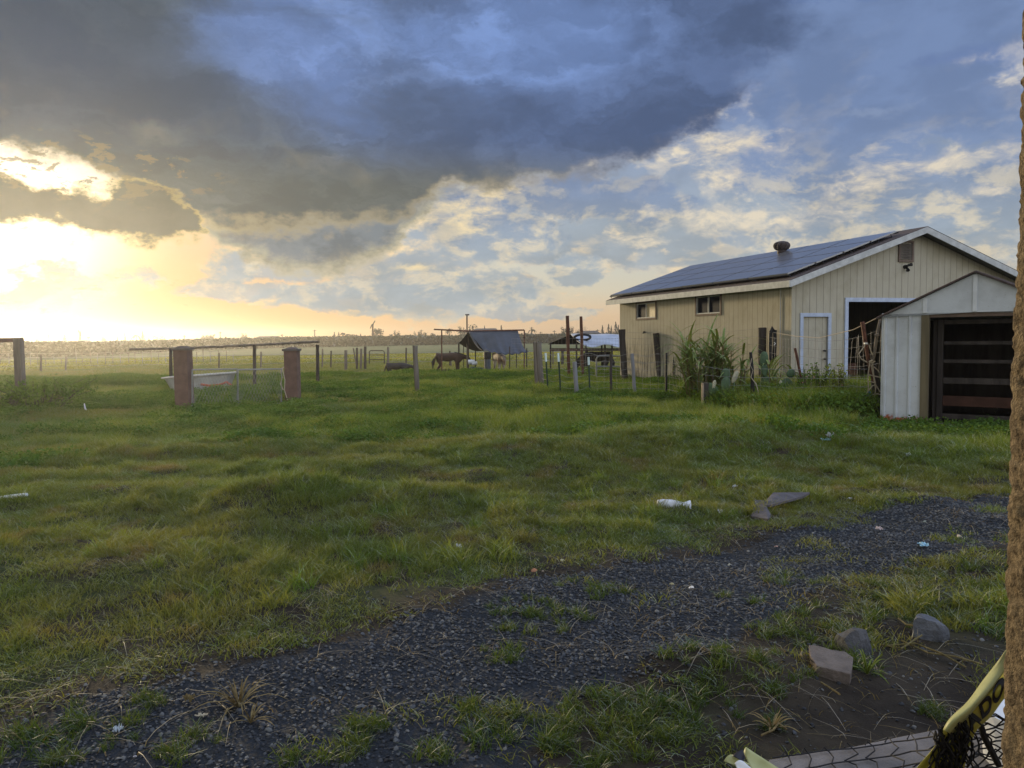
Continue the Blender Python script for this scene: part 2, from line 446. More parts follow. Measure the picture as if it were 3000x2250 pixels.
# ============================================================ materials
def mat(name, col=(.3, .3, .3), rough=.8, var=.25, scale=8.0, col2=None, bump=0.0, bscale=40.0, metal=0.0, spec=.3, stretch=(1, 1, 1), coords='Object'):
    m = bpy.data.materials.new(name); m.use_nodes = True
    k = NT(m.node_tree); b = m.node_tree.nodes['Principled BSDF']
    tcn = k.n('ShaderNodeTexCoord').outputs[coords]
    mp = k.n('ShaderNodeMapping'); mp.inputs['Scale'].default_value = stretch; k.put(mp.inputs[0], tcn)
    f = k.ss(k.noise(mp.outputs[0], scale, 6, .62), .32, .68)
    c = tuple(col[:3]) + (1,)
    c2 = (tuple(col2[:3]) + (1,)) if col2 else tuple(q * (1 - var) for q in c[:3]) + (1,)
    k.put(b.inputs['Base Color'], k.mix(f, c, c2))
    b.inputs['Roughness'].default_value = rough; b.inputs['Metallic'].default_value = metal
    b.inputs['Specular IOR Level'].default_value = spec
    if bump:
        bn = k.n('ShaderNodeBump'); bn.inputs['Strength'].default_value = bump; bn.inputs['Distance'].default_value = .02
        k.put(bn.inputs['Height'], k.noise(mp.outputs[0], bscale, 5, .6)); k.put(b.inputs['Normal'], bn.outputs[0])
    return m
def leafmat(name, c1, c2, c3=None, trans=.45, wscale=.6, zscale=3.0, gloss=.15, ttint=(1.5, 1.25, .4)):
    """diffuse + translucent blades; hue drifts over the ground"""
    m = bpy.data.materials.new(name); m.use_nodes = True; t = m.node_tree; t.nodes.clear(); k = NT(t)
    pos = k.n('ShaderNodeNewGeometry').outputs['Position']
    rnd = k.n('ShaderNodeObjectInfo').outputs['Random']
    a = k.ss(k.noise(pos, wscale, 5, .6), .36, .64)
    b = k.noise(pos, 60.0, 1, .5)
    c = k.mix(a, tuple(c1) + (1,), tuple(c2) + (1,))
    if c3: c = k.mix(k.ss(k.noise(pos, wscale * 2.7, 3, .5), .55, .72), c, tuple(c3) + (1,))
    c = k.vm('SCALE', c, scale=k.m('MULTIPLY_ADD', b, 1.1, .45))
    di = k.n('ShaderNodeBsdfDiffuse'); k.put(di.inputs[0], c)
    tr = k.n('ShaderNodeBsdfTranslucent'); k.put(tr.inputs[0], k.vm('MULTIPLY', c, ttint))
    gl = k.n('ShaderNodeBsdfGlossy'); gl.inputs['Roughness'].default_value = .6; k.put(gl.inputs[0], (1, 1, 1, 1))
    s1 = k.n('ShaderNodeMixShader'); s1.inputs[0].default_value = trans; t.links.new(di.outputs[0], s1.inputs[1]); t.links.new(tr.outputs[0], s1.inputs[2])
    fr = k.n('ShaderNodeFresnel'); fr.inputs[0].default_value = 1.35
    s2 = k.n('ShaderNodeMixShader'); k.put(s2.inputs[0], k.mul(fr.outputs[0], gloss * .8)); t.links.new(s1.outputs[0], s2.inputs[1]); t.links.new(gl.outputs[0], s2.inputs[2])
    o = k.n('ShaderNodeOutputMaterial'); t.links.new(s2.outputs[0], o.inputs[0])
    return m
M = {}
M['lawn'] = leafmat('lawn_blades', (.115, .168, .038), (.170, .185, .048), (.190, .158, .062))
M['lush'] = leafmat('lush_blades', (.098, .170, .034), (.170, .215, .044), (.19, .195, .052), wscale=.9)
M['weed'] = leafmat('weed_leaves', (.070, .135, .030), (.100, .165, .034), None, trans=.35, wscale=1.2, gloss=.03)
M['tuft'] = leafmat('tuft_blades', (.050, .092, .018), (.080, .115, .022), None, wscale=2)
M['dry'] = leafmat('dry_stalks', (.22, .16, .075), (.15, .13, .06), None, trans=.25)
M['cane'] = leafmat('cane_leaves', (.20, .28, .10), (.26, .32, .12), (.34, .31, .17), trans=.42, wscale=3)
M['flower'] = leafmat('flower_band', (.28, .28, .03), (.16, .20, .035), None, trans=.4, wscale=.3)
M['vine'] = leafmat('vine_leaves', (.035, .050, .026), (.028, .042, .024), None, trans=.08, wscale=.05)
M['crown'] = leafmat('tree_leaves', (.030, .040, .024), (.024, .032, .022), None, trans=.05, wscale=.08)
M['brush'] = leafmat('brush_twigs', (.05, .045, .03), (.035, .035, .025), None, trans=.1)
M['wood'] = mat('weathered_wood', (.17, .145, .12), .9, .45, 6, bump=.5, bscale=30, stretch=(1, 1, .15))
M['darkwood'] = mat('creosoted_wood', (.060, .050, .045), .9, .5, 6, bump=.5, bscale=30, stretch=(1, 1, .15))
M['greywood'] = mat('grey_wood', (.22, .22, .23), .9, .3, 6, bump=.4, bscale=30, stretch=(1, 1, .15))
M['rust'] = mat('rusted_pipe', (.13, .055, .035), .75, .5, 10, bump=.2)
M['pillar'] = mat('red_brick_paint', (.150, .090, .070), .85, .3, 5, bump=.3)
M['tgreen'] = mat('post_green_paint', (.02, .045, .03), .6)
M['twhite'] = mat('post_white_paint', (.62, .72, .72), .6, .1)
M['galv'] = mat('galvanized', (.24, .25, .25), .5, .2, 20, metal=.5)
M['wire'] = mat('fence_wire', (.30, .29, .28), .6, .3, metal=.3)
M['white'] = mat('white_paint', (.62, .64, .66), .6, .12, 5)
M['whiteplastic'] = mat('white_plastic', (.56, .58, .62), .5, .08, 9)
M['black'] = mat('black_plastic', (.012, .012, .013), .55, .3)
M['rope'] = mat('rope', (.42, .36, .28), .9, .3, 60)
M['blue'] = mat('blue_plastic', (.03, .22, .42), .6)
M['dark'] = mat('dark_shade_cloth', (.018, .022, .026), .8)
M['bark'] = mat('bark', (.07, .055, .045), .9, .4, 8, bump=.5)
M['cactus'] = mat('cactus_pad', (.075, .125, .062), .65, .35, 14, bump=.15)
M['cactusdry'] = mat('dry_cactus_pad', (.40, .38, .26), .8, .3, 14)
M['glass'] = mat('window_glass', (.008, .011, .020), .5, .1, spec=.02)
M['curtain'] = mat('window_curtain', (.62, .52, .34), .6, .15)
M['slab'] = mat('concrete_slab', (.19, .175, .17), .9, .35, 5, bump=.5, bscale=120)
M['soil'] = mat('soil', (.045, .035, .026), .95, .5, 4, bump=.7, bscale=30)
M['house'] = mat('far_house_wall', (.10, .10, .11), .9)
M['roofdark'] = mat('far_roof', (.07, .07, .08), .9)

# ============================================================ ground
gm = bpy.data.materials.new('ground'); gm.use_nodes = True
k = NT(gm.node_tree); bs = gm.node_tree.nodes['Principled BSDF']
pos = k.n('ShaderNodeNewGeometry').outputs['Position']
at_ = k.n('ShaderNodeAttribute'); at_.attribute_name = 'gravel'
gv = k.ss(k.add(at_.outputs['Fac'], k.mul(k.sub(k.noise(pos, 3.0, 6, .65), .5), 1.0)), .42, .6)
fa = k.n('ShaderNodeAttribute'); fa.attribute_name = 'far'
soil = k.mix(k.ss(k.noise(pos, 2.2, 6, .6), .35, .65), (.022, .017, .013, 1), (.048, .038, .027, 1))
turf = k.mix(k.ss(k.noise(pos, 1.1, 6, .6), .35, .65), (.032, .044, .014, 1), (.060, .058, .024, 1))
grav = k.mix(k.noise(pos, 90, 2, .5), (.011, .013, .016, 1), (.046, .051, .060, 1))
bare = k.n('ShaderNodeAttribute'); bare.attribute_name = 'bare'
base_c = k.mix(k.mx(bare.outputs['Fac'], k.ss(k.noise(pos, 1.6, 5, .6), .42, .56)), turf, soil)
pxyz = k.sep(pos)
stretched = k.xyz(k.mul(pxyz[0], .04), k.mul(pxyz[1], .14))
farc = k.mix(k.ss(k.noise(stretched, 1.0, 6, .6), .35, .65), (.075, .115, .038, 1), (.100, .125, .055, 1))
farc = k.mix(k.ss(k.noise(pos, .9, 5, .7), .3, .7), farc, k.vm('SCALE', farc, scale=.62))
cc = k.mix(gv, base_c, grav)
cc = k.mix(fa.outputs['Fac'], cc, farc)
k.put(bs.inputs['Base Color'], cc); bs.inputs['Roughness'].default_value = .95; bs.inputs['Specular IOR Level'].default_value = .15
bn = k.n('ShaderNodeBump'); bn.inputs['Strength'].default_value = .8; bn.inputs['Distance'].default_value = .03
vor = k.n('ShaderNodeTexVoronoi'); k.put(vor.inputs[0], pos); vor.inputs['Scale'].default_value = 38
k.put(bn.inputs['Height'], k.add(k.noise(pos, 25, 6, .7), k.mul(k.mul(vor.outputs[0], -1.0), gv)))
k.put(bs.inputs['Normal'], bn.outputs[0])

rr = np.concatenate([[0.0], np.geomspace(.5, 660, 600)])
aa = np.concatenate([np.linspace(-44, 44, 700), np.linspace(50, 310, 60)]) * math.pi / 180
RR, AA = np.meshgrid(rr, aa, indexing='ij')
GX, GY = RR * np.sin(AA), RR * np.cos(AA)
GZ = gz(GX, GY); nr, na = RR.shape
idx = np.arange(nr * na).reshape(nr, na)
j2 = np.roll(idx, -1, axis=1)
Fq = np.stack([idx[:-1], j2[:-1], j2[1:], idx[1:]], -1).reshape(-1, 4)
Vg = np.stack([GX, GY, GZ], -1).reshape(-1, 3)
gd = gravel_d(Vg[:, 0], Vg[:, 1])
fara = sst(Vg[:, 1], 34, 46)
soilv = np.exp(-((Vg[:, 0] - flat(2650, 2000).x) / 1.3) ** 4 - ((Vg[:, 1] - 3.0) / 1.1) ** 4)
gobj = np_mesh('ground', Vg, Fq[:, ::-1], gm, True, {'gravel': sst(gd, -.25, .25), 'far': fara, 'bare': np.maximum(sst(gd, -.5, -.1), soilv)})
tag(gobj, 'uneven field of grass, soil and dark gravel', None, None, 'structure')

# ============================================================ grass, weeds and gravel: instanced tufts (stuff)
rg = np.random.RandomState(11)
def blades(n, rad, h, hv, w, lean, seg=3, curl=.6, seed=0):
    r = np.random.RandomState(seed); V = []; Fq = []
    for i in range(n):
        a = r.rand() * 6.283; d = rad * math.sqrt(r.rand()); x, y = d * math.cos(a), d * math.sin(a)
        H = h * (1 - hv + 2 * hv * r.rand()) * (1 - .35 * d / rad); th = r.rand() * 6.283
        ln = lean * (.3 + r.rand()); bx, by = math.cos(th), math.sin(th); ph = r.rand() * 6.283; sx, sy = math.cos(ph), math.sin(ph)
        b0 = len(V)
        for s_ in range(seg + 1):
            t = s_ / seg; off = H * ln * t ** 2; zz = H * (t - curl * ln * t * t * .5) - .01
            ww = w * (1 - t) ** .6 * .5 + .0003
            V += [(x + bx * off - sx * ww, y + by * off - sy * ww, zz), (x + bx * off + sx * ww, y + by * off + sy * ww, zz)]
        for s_ in range(seg): q = b0 + 2 * s_; Fq.append((q, q + 1, q + 3, q + 2))
    return np.array(V), np.array(Fq)
def leaves(n, rad, h, size, seed=0):
    r = np.random.RandomState(seed); V = []; Fq = []
    for i in range(n):
        a = r.rand() * 6.283; d = rad * math.sqrt(r.rand()); c = np.array([d * math.cos(a), d * math.sin(a), h * (.15 + .85 * r.rand()) * (1 - .4 * d / rad)])
        u_ = r.randn(3); u_[2] *= .5; u_ /= np.linalg.norm(u_); w_ = np.cross(u_, r.randn(3)); w_ /= np.linalg.norm(w_); s_ = size * (.5 + r.rand())
        b0 = len(V); V += [c - u_ * s_ * .5, c + w_ * s_ * .38, c + u_ * s_ * .5, c - w_ * s_ * .38]
        Fq.append((b0, b0 + 1, b0 + 2, b0 + 3))
    return np.array(V), np.array(Fq)
def src(name, VF, m):
    o = np_mesh(name, VF[0], VF[1], m); C.objects.unlink(o); return o
def stone(seed, m):
    r = np.random.RandomState(seed); bm = bmesh.new(); bmesh.ops.create_icosphere(bm, subdivisions=1, radius=.5)
    for q in bm.verts:
        q.co *= .75 + .5 * r.rand(); q.co.z *= .55; q.co.x *= 1.25
    me = bpy.data.meshes.new('stone'); bm.to_mesh(me); bm.free(); me.materials.append(m)
    return bpy.data.objects.new('stone', me)
def scatter(name, P, rot, scl, srcs, label, tilt=None):
    """one stuff object: a point mesh whose geometry nodes put one of srcs on every point"""
    me = bpy.data.meshes.new(name); me.vertices.add(len(P)); me.vertices.foreach_set('co', P.astype(np.float32).ravel())
    n = len(P)
    e = np.zeros((n, 3), np.float32); e[:, 2] = rot
    if tilt is not None: e[:, :2] = tilt
    a = me.attributes.new('rot', 'FLOAT_VECTOR', 'POINT'); a.data.foreach_set('vector', e.ravel())
    s3 = scl if scl.ndim == 2 else np.repeat(scl[:, None], 3, 1)
    a = me.attributes.new('scl', 'FLOAT_VECTOR', 'POINT'); a.data.foreach_set('vector', s3.astype(np.float32).ravel())
    a = me.attributes.new('pick', 'INT', 'POINT'); a.data.foreach_set('value', rg.randint(0, len(srcs), n).astype(np.int32))
    col = bpy.data.collections.new(name + '_kinds')
    for i, q in enumerate(srcs): q.name = 'kind_%02d_%s' % (i, name); col.objects.link(q)
    t = bpy.data.node_groups.new(name, 'GeometryNodeTree')
    t.interface.new_socket('Geometry', in_out='INPUT', socket_type='NodeSocketGeometry')
    t.interface.new_socket('Geometry', in_out='OUTPUT', socket_type='NodeSocketGeometry')
    N = t.nodes.new; L = t.links.new
    gi, go = N('NodeGroupInput'), N('NodeGroupOutput')
    ci = N('GeometryNodeCollectionInfo'); ci.inputs['Collection'].default_value = col
    ci.inputs['Separate Children'].default_value = True; ci.inputs['Reset Children'].default_value = True
    ip = N('GeometryNodeInstanceOnPoints'); ip.inputs['Pick Instance'].default_value = True
    def attr(nm, typ):
        q = N('GeometryNodeInputNamedAttribute'); q.data_type = typ; q.inputs[0].default_value = nm
        return [o for o in q.outputs if o.enabled][0]
    L(gi.outputs[0], ip.inputs['Points']); L(ci.outputs[0], ip.inputs['Instance'])
    L(attr('pick', 'INT'), ip.inputs['Instance Index']); L(attr('rot', 'FLOAT_VECTOR'), ip.inputs['Rotation']); L(attr('scl', 'FLOAT_VECTOR'), ip.inputs['Scale'])
    L(ip.outputs[0], go.inputs[0])
    o = bpy.data.objects.new(name, me); C.objects.link(o)
    md = o.modifiers.new('scatter', 'NODES'); md.node_group = t
    return tag(o, label, None, None, 'stuff')
def sector(n, r0, r1, a0=-38, a1=38, power=1.0):
    r = np.sqrt(r0 ** 2 + (r1 ** 2 - r0 ** 2) * rg.rand(n) ** power); a = np.radians(a0 + (a1 - a0) * rg.rand(n))
    return r * np.sin(a), r * np.cos(a)
def inpoly(x, y, pts):
    P = [flat(*q) for q in pts]; n = len(P); c = np.zeros(len(x), bool)
    for i in range(n):
        a, b = P[i], P[(i + 1) % n]
        c ^= ((a.y > y) != (b.y > y)) & (x < (b.x - a.x) * (y - a.y) / (b.y - a.y + 1e-12) + a.x)
    return c
def in_building(x, y):
    def loc(x, y, c, e, f_, w, l, pad=0.0):
        s_ = (x - c[0]) * e[0] + (y - c[1]) * e[1]; t_ = (x - c[0]) * f_[0] + (y - c[1]) * f_[1]
        return (s_ > -pad) & (s_ < w + pad) & (t_ > -pad) & (t_ < l + pad)
    return loc(x, y, BC, BE, BF, 8.1, 9.0) | loc(x, y, SC, SE, SF, 2.84, 2.6, .03)
SOILP = [(1930, 1990), (2150, 1900), (2420, 1740), (2700, 1660), (3100, 1620), (3300, 2400), (1650, 2500), (1650, 2120)]
def place(x, y, extra=0.0):
    return np.stack([x, y, gz(x, y) + extra], 1)

# --- short mottled turf near the gravel and across the lawn
x, y = sector(52000, 2.6, 21, -40, 40, .80)
d = gravel_d(x, y); edge = fbm(x * 1.7, y * 1.7, 4)
soilm = inpoly(x, y, SOILP)
keep = np.where(d > -.12, (edge > .60 - .0 * d) & (rg.rand(len(x)) < .20), rg.rand(len(x)) < np.clip(.45 + (edge - .42) * 5 - d * .9, .5, 1))
patch = fbm(x * 2.3 + 7, y * 2.3, 4)
keep = np.where(soilm, (patch > .515) & (rg.rand(len(x)) < .55), keep)
keep &= ~in_building(x, y)
x, y, d = x[keep], y[keep], d[keep]
lawnsrc = [src('lawn', blades(70, .13, .070, .5, .0045, .9, 3, .5, q), M['lawn']) for q in range(4)] + [src('lawn', blades(60, .12, .055, .5, .005, 1.3, 3, .6, 9), M['lawn'])]
hh = .35 + 1.5 * fbm(x * 1.6, y * 1.6 + 33, 4) ** 1.4 + .3 * sst(np.hypot(x, y), 7, 12)
hh = np.where(d > -.5, hh * .75, hh)
sc = np.stack([np.ones(len(x)) * 1.0, np.ones(len(x)) * 1.0, hh], 1) * (.8 + .4 * rg.rand(len(x)))[:, None]
scatter('lawn_grass', place(x, y), rg.rand(len(x)) * 6.28, sc, lawnsrc, 'short green turf covering the yard, thinning to brown at the gravel')
x2, y2 = sector(16000, 4.5, 20, -40, 40, .85)
k2 = (fbm(x2 * 1.5 + 60, y2 * 1.5 + 31, 4) > .53) & (gravel_d(x2, y2) < -.5) & ~in_building(x2, y2)
x2, y2 = x2[k2], y2[k2]
tus = [src('tussock', blades(85, .085, .13, .45, .005, 1.0, 4, .5, 140 + q), M['lush' if q == 1 else 'lawn']) for q in range(3)]
scatter('tussocks', place(x2, y2), rg.rand(len(x2)) * 6.28, .55 + .85 * rg.rand(len(x2)) ** 1.5, tus, 'shaggy raised tussocks of grass over the lawn')
# --- tufts that stand alone in the gravel
tx = []
for px, py, r_, n in [(1085, 2140, .12, 9), (1010, 2200, .10, 7), (1430, 2170, .12, 9), (1470, 2105, .07, 4), (1600, 2140, .09, 6), (1700, 2185, .16, 14), (1370, 2100, .08, 5), (230, 2150, .26, 24),
                      (120, 2200, .2, 10), (450, 2070, .08, 5), (1800, 2100, .22, 16), (1900, 2130, .22, 18), (2000, 2080, .22, 14), (1750, 2080, .15, 8), (1240, 2220, .1, 5), (600, 2170, .08, 4), (2100, 1990, .28, 16),
                      (2230, 1990, .22, 10), (1730, 1735, .22, 12), (1560, 1815, .3, 18), (1640, 1800, .2, 10), (2400, 1870, .2, 14), (2520, 1960, .12, 8), (2700, 1745, .3, 16), (2800, 1790, .3, 14), (2620, 1820, .16, 8),
                      (2280, 2130, .06, 4), (2860, 1700, .4, 18), (2750, 1680, .4, 16), (2480, 1830, .25, 12), (2250, 1850, .2, 6), (2900, 1850, .15, 6), (2790, 2110, .08, 4), (2690, 2090, .06, 3), (1450, 1925, .16, 7),
                      (1750, 2240, .2, 12), (480, 2230, .1, 5), (880, 2230, .07, 3), (2340, 1700, .2, 8), (2160, 1760, .12, 4)]:
    c = flat(px, py)
    for q in range(n):
        a = rg.rand() * 6.28; rr_ = r_ * math.sqrt(rg.rand()); tx.append((c.x + rr_ * math.cos(a), c.y + rr_ * math.sin(a)))
tx = np.array(tx)
tuft = [src('tuft', blades(46, .05, .085, .4, .004, 1.1, 4, .5, 30 + q), M['tuft']) for q in range(3)]
scatter('gravel_tufts', place(tx[:, 0], tx[:, 1]), rg.rand(len(tx)) * 6.28, .55 + .5 * rg.rand(len(tx)), tuft, 'small bright green tufts growing through the dark gravel')
# --- taller lush grass through the middle distance
x, y = sector(30000, 8.0, 31, -40, 40, .9)
den = fbm(x * .5 + 4, y * .5 + 8, 4)
rgt = sst(np.arctan2(x, y), -.35, .15)
keep = (rg.rand(len(x)) < sst(den + .10 * rgt, .37, .52) * sst(np.hypot(x, y), 8, 12)) & ~in_building(x, y)
keep &= gravel_d(x, y) < -.8
x, y = x[keep], y[keep]; rr_ = np.hypot(x, y)
lush = [src('lush', blades(60, .17, .26, .45, .007, .75, 4, .4, 50 + q), M['lush']) for q in range(4)]
shd = 1 - .75 * np.exp(-(((x - 7.0) / 1.3) ** 4 + ((y - 11.9) / 1.5) ** 4))
hh = shd * (.35 + .75 * sst(rr_, 9, 14)) * (.3 + 1.4 * fbm(x * 1.1, y * 1.1 + 70, 4)) * (.65 + .35 * sst(np.arctan2(x, y), -.4, 0))
scatter('tall_grass', place(x, y), rg.rand(len(x)) * 6.28, np.stack([.9 + 0 * hh, .9 + 0 * hh, hh], 1), lush, 'taller lush green grass growing in clumps across the middle of the field')
# --- broad-leaved weeds in drifts, thick along the fence and barn
x, y = sector(26000, 11, 46, -40, 36, .9)
den = fbm(x * .35 + 14, y * .6 + 2, 4)
rr_ = np.hypot(x, y)
band = np.exp(-((rr_ - 21) / 3.5) ** 2) * .14 + sst(rr_, 24, 30) * .12
keep = (rg.rand(len(x)) < sst(den + band, .50, .60)) & ~in_building(x, y)
x, y = x[keep], y[keep]; rr_ = np.hypot(x, y)
weed = [src('weed', leaves(190, .24, .22, .036, 70 + q), M['weed']) for q in range(4)]
hh = (.5 + 1.0 * fbm(x * .6, y * .6 + 20, 3)) * (1 + .5 * sst(rr_, 19, 24))
scatter('field_weeds', place(x, y), rg.rand(len(x)) * 6.28, np.stack([1.1 + 0 * hh, 1.1 + 0 * hh, hh], 1), weed, 'low broad-leaved weeds growing in drifts across the pasture')
# --- rank growth in front of the barn
pts = [(2010, 1185), (2200, 1215), (2360, 1235), (2560, 1235), (2590, 1180), (2560, 1150), (2300, 1140), (2050, 1145)]
x, y = sector(16000, 12, 24, 6, 32); keep = inpoly(x, y, pts) & ~in_building(x, y); x, y = x[keep], y[keep]
rank = [src('rank', blades(60, .2, .42, .4, .008, .55, 4, .4, 90 + q), M['lush']) for q in range(2)] + [src('rank', leaves(110, .24, .40, .05, 95 + q), M['weed']) for q in range(2)]
scatter('rank_weeds', place(x, y), rg.rand(len(x)) * 6.28, 1.0 + .7 * fbm(x * 1.3, y * 1.3, 3), rank, 'knee-high green weeds grown up in front of the cream barn')
# --- pasture beyond, and the yellow band
x, y = sector(36000, 36, 120, -38, 22, .75); keep = ~in_building(x, y); x, y = x[keep], y[keep]
past = [src('pasture', blades(60, .5, .16, .5, .03, .7, 2, .4, 110 + q), M['lawn']) for q in range(3)]
scatter('pasture_grass', place(x, y), rg.rand(len(x)) * 6.28, .7 + .6 * rg.rand(len(x)), past, 'distant pasture grass beyond the fences')
x, y = sector(30000, 76, 108, -38, 24); keep = fbm(x * .12, y * .3, 3) > .44; x, y = x[keep], y[keep]
yel = [src('yellow', leaves(40, .45, .32, .10, 120 + q), M['flower']) for q in range(3)]
scatter('yellow_flowers', place(x, y), rg.rand(len(x)) * 6.28, .8 + .6 * rg.rand(len(x)), yel, 'band of yellow wild flowers across the far pasture')
# --- dead stalks and roots
x, y = sector(1500, 2.8, 9, -38, 36)
dead = [src('dead', blades(5, .06, .10, .5, .003, 2.6, 4, .9, 130 + q), M['dry']) for q in range(4)]
scatter('dead_stalks', place(x, y, .004), rg.rand(len(x)) * 6.28, .5 + .8 * rg.rand(len(x)), dead, 'scattered dry straw and stalks on gravel and turf')
# --- gravel
M['gravel'] = mat('dark_gravel', (.020, .023, .029), .75, .3, 2.0, col2=(.075, .082, .095), spec=.35, coords='Generated')
gt = M['gravel'].node_tree; kk = NT(gt); pb = gt.nodes['Principled BSDF']
rn = kk.n('ShaderNodeObjectInfo').outputs['Random']
kk.put(pb.inputs['Base Color'], kk.ramp(rn, [(0, (.015, .016, .019, 1)), (.5, (.034, .037, .043, 1)), (.85, (.070, .075, .082, 1)), (.97, (.11, .11, .105, 1)), (1, (.17, .16, .14, 1))]))
x, y = sector(560000, 2.5, 13, -40, 42, .80)
d = gravel_d(x, y); ed = fbm(x * 3.1, y * 3.1, 4)
so = inpoly(x, y, SOILP)
keep = np.where(so & (d < 0), rg.rand(len(x)) < .10, (d + (ed - .5) * .9 > 0) | (rg.rand(len(x)) < np.exp(np.minimum(d, 0) * 5) * .30))
keep &= rg.rand(len(x)) < np.where(np.hypot(x, y) > 8, .55, 1)
x, y = x[keep], y[keep]
ss_ = (.0075 + .017 * rg.rand(len(x)) ** 2.4) * (1 + .5 * sst(np.hypot(x, y), 6, 12))
scatter('gravel', place(x, y, .003), rg.rand(len(x)) * 6.28, ss_, [stone(q, M['gravel']) for q in range(6)], 'dark blue-grey crushed gravel of the driveway', tilt=(rg.rand(len(x), 2) - .5) * 1.2)

# ============================================================ barn
V3 = lambda x, y, z=0.0: Vector((x, y, z))
bC, bE, bF = V3(*BC), V3(*BE).normalized(), V3(*BF).normalized()
def BL(s, t, z): return bC + bE * s + bF * t + V3(0, 0, z)
def loc_of(p, c, e, f): q = p - c; return q.dot(e), q.dot(f), q.z
OV = .35
pk = loc_of(hit(2715, 663, bC - bF * OV, bF), bC, bE, bF)
ev = loc_of(hit(2314, 820, bC - bF * OV, bF), bC, bE, bF)
SR, ZR = pk[0], pk[2]; SLP = (ZR - ev[2]) / (SR - ev[0]); SEV = ev[0]; WID = 2 * SR
LEN = loc_of(hit(1816, 900, bC, bE), bC, bE, bF)[1]
def zroof(s): return ZR - SLP * abs(s - SR)
def hexa(mb, P8):                                        # bottom 4 then top 4
    mb.raw(P8, [(3, 2, 1, 0), (4, 5, 6, 7), (0, 1, 5, 4), (1, 2, 6, 5), (2, 3, 7, 6), (3, 0, 4, 7)])
def wall(mb, L, cuts, holes, top, th=.1, z0=-.1):
    """L(a, depth, z) places a point; holes = (a0, a1, z0, z1)"""
    xs = sorted(set(cuts + [q for h in holes for q in h[:2]]))
    for a, b in zip(xs[:-1], xs[1:]):
        segs = [(z0, None)]
        for h in holes:
            if h[0] <= a + 1e-6 and h[1] >= b - 1e-6:
                segs = [(z0, h[2]), (h[3], None)] if h[2] > z0 + .01 else [(h[3], None)]
        for lo, hi in segs:
            ha, hb = (top(a), top(b)) if hi is None else (hi, hi)
            hexa(mb, [L(a, 0, lo), L(b, 0, lo), L(b, th, lo), L(a, th, lo), L(a, 0, ha), L(b, 0, hb), L(b, th, hb), L(a, th, ha)])
wm = bpy.data.materials.new('cream_siding'); wm.use_nodes = True
k = NT(wm.node_tree); b_ = wm.node_tree.nodes['Principled BSDF']
ge = k.n('ShaderNodeNewGeometry'); pos = ge.outputs['Position']; nor = ge.outputs['Normal']
ca = k.vm('DOT_PRODUCT', pos, tuple(bE)); cb = k.vm('DOT_PRODUCT', pos, tuple(bF))
sd_ = k.m('GREATER_THAN', k.m('ABSOLUTE', k.vm('DOT_PRODUCT', nor, tuple(bE))), .5)
co = k.add(k.mul(ca, k.sub(1.0, sd_)), k.mul(cb, sd_))
zz = k.sep(pos)[2]
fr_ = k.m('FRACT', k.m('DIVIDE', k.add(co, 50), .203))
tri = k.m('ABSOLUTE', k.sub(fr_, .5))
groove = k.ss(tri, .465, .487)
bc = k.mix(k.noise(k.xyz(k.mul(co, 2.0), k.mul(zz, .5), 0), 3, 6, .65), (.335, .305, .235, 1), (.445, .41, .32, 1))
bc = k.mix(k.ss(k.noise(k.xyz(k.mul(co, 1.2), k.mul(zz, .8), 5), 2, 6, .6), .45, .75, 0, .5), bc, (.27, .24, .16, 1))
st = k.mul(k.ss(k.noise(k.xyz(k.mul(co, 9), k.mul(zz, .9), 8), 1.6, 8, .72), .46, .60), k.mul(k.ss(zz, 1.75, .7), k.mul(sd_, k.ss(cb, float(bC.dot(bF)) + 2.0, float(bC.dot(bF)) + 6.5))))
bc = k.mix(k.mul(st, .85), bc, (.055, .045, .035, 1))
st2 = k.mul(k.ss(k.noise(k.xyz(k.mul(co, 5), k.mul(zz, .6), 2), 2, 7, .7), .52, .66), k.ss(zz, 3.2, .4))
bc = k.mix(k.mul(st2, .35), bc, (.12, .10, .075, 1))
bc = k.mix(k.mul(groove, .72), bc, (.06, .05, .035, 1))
k.put(b_.inputs['Base Color'], bc); b_.inputs['Roughness'].default_value = .85; b_.inputs['Specular IOR Level'].default_value = .2
bn = k.n('ShaderNodeBump'); bn.inputs['Strength'].default_value = .6; bn.inputs['Distance'].default_value = .02
k.put(bn.inputs['Height'], k.add(k.mul(groove, -1.0), k.mul(k.noise(k.xyz(k.mul(co, 30), k.mul(zz, 3), 0), 2, 4, .6), .15))); k.put(b_.inputs['Normal'], bn.outputs[0])
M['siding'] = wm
M['shingle'] = mat('brown_shingles', (.085, .062, .055), .9, .45, 12, bump=.6, bscale=25)
M['trim'] = mat('white_trim', (.48, .49, .48), .7, .25, 6)
M['trimblue'] = mat('bluish_white_trim', (.42, .48, .60), .6, .2, 6)
M['brownframe'] = mat('brown_window_trim', (.16, .115, .09), .8, .3)
M['soffit'] = mat('soffit_wood', (.13, .12, .11), .9, .3)

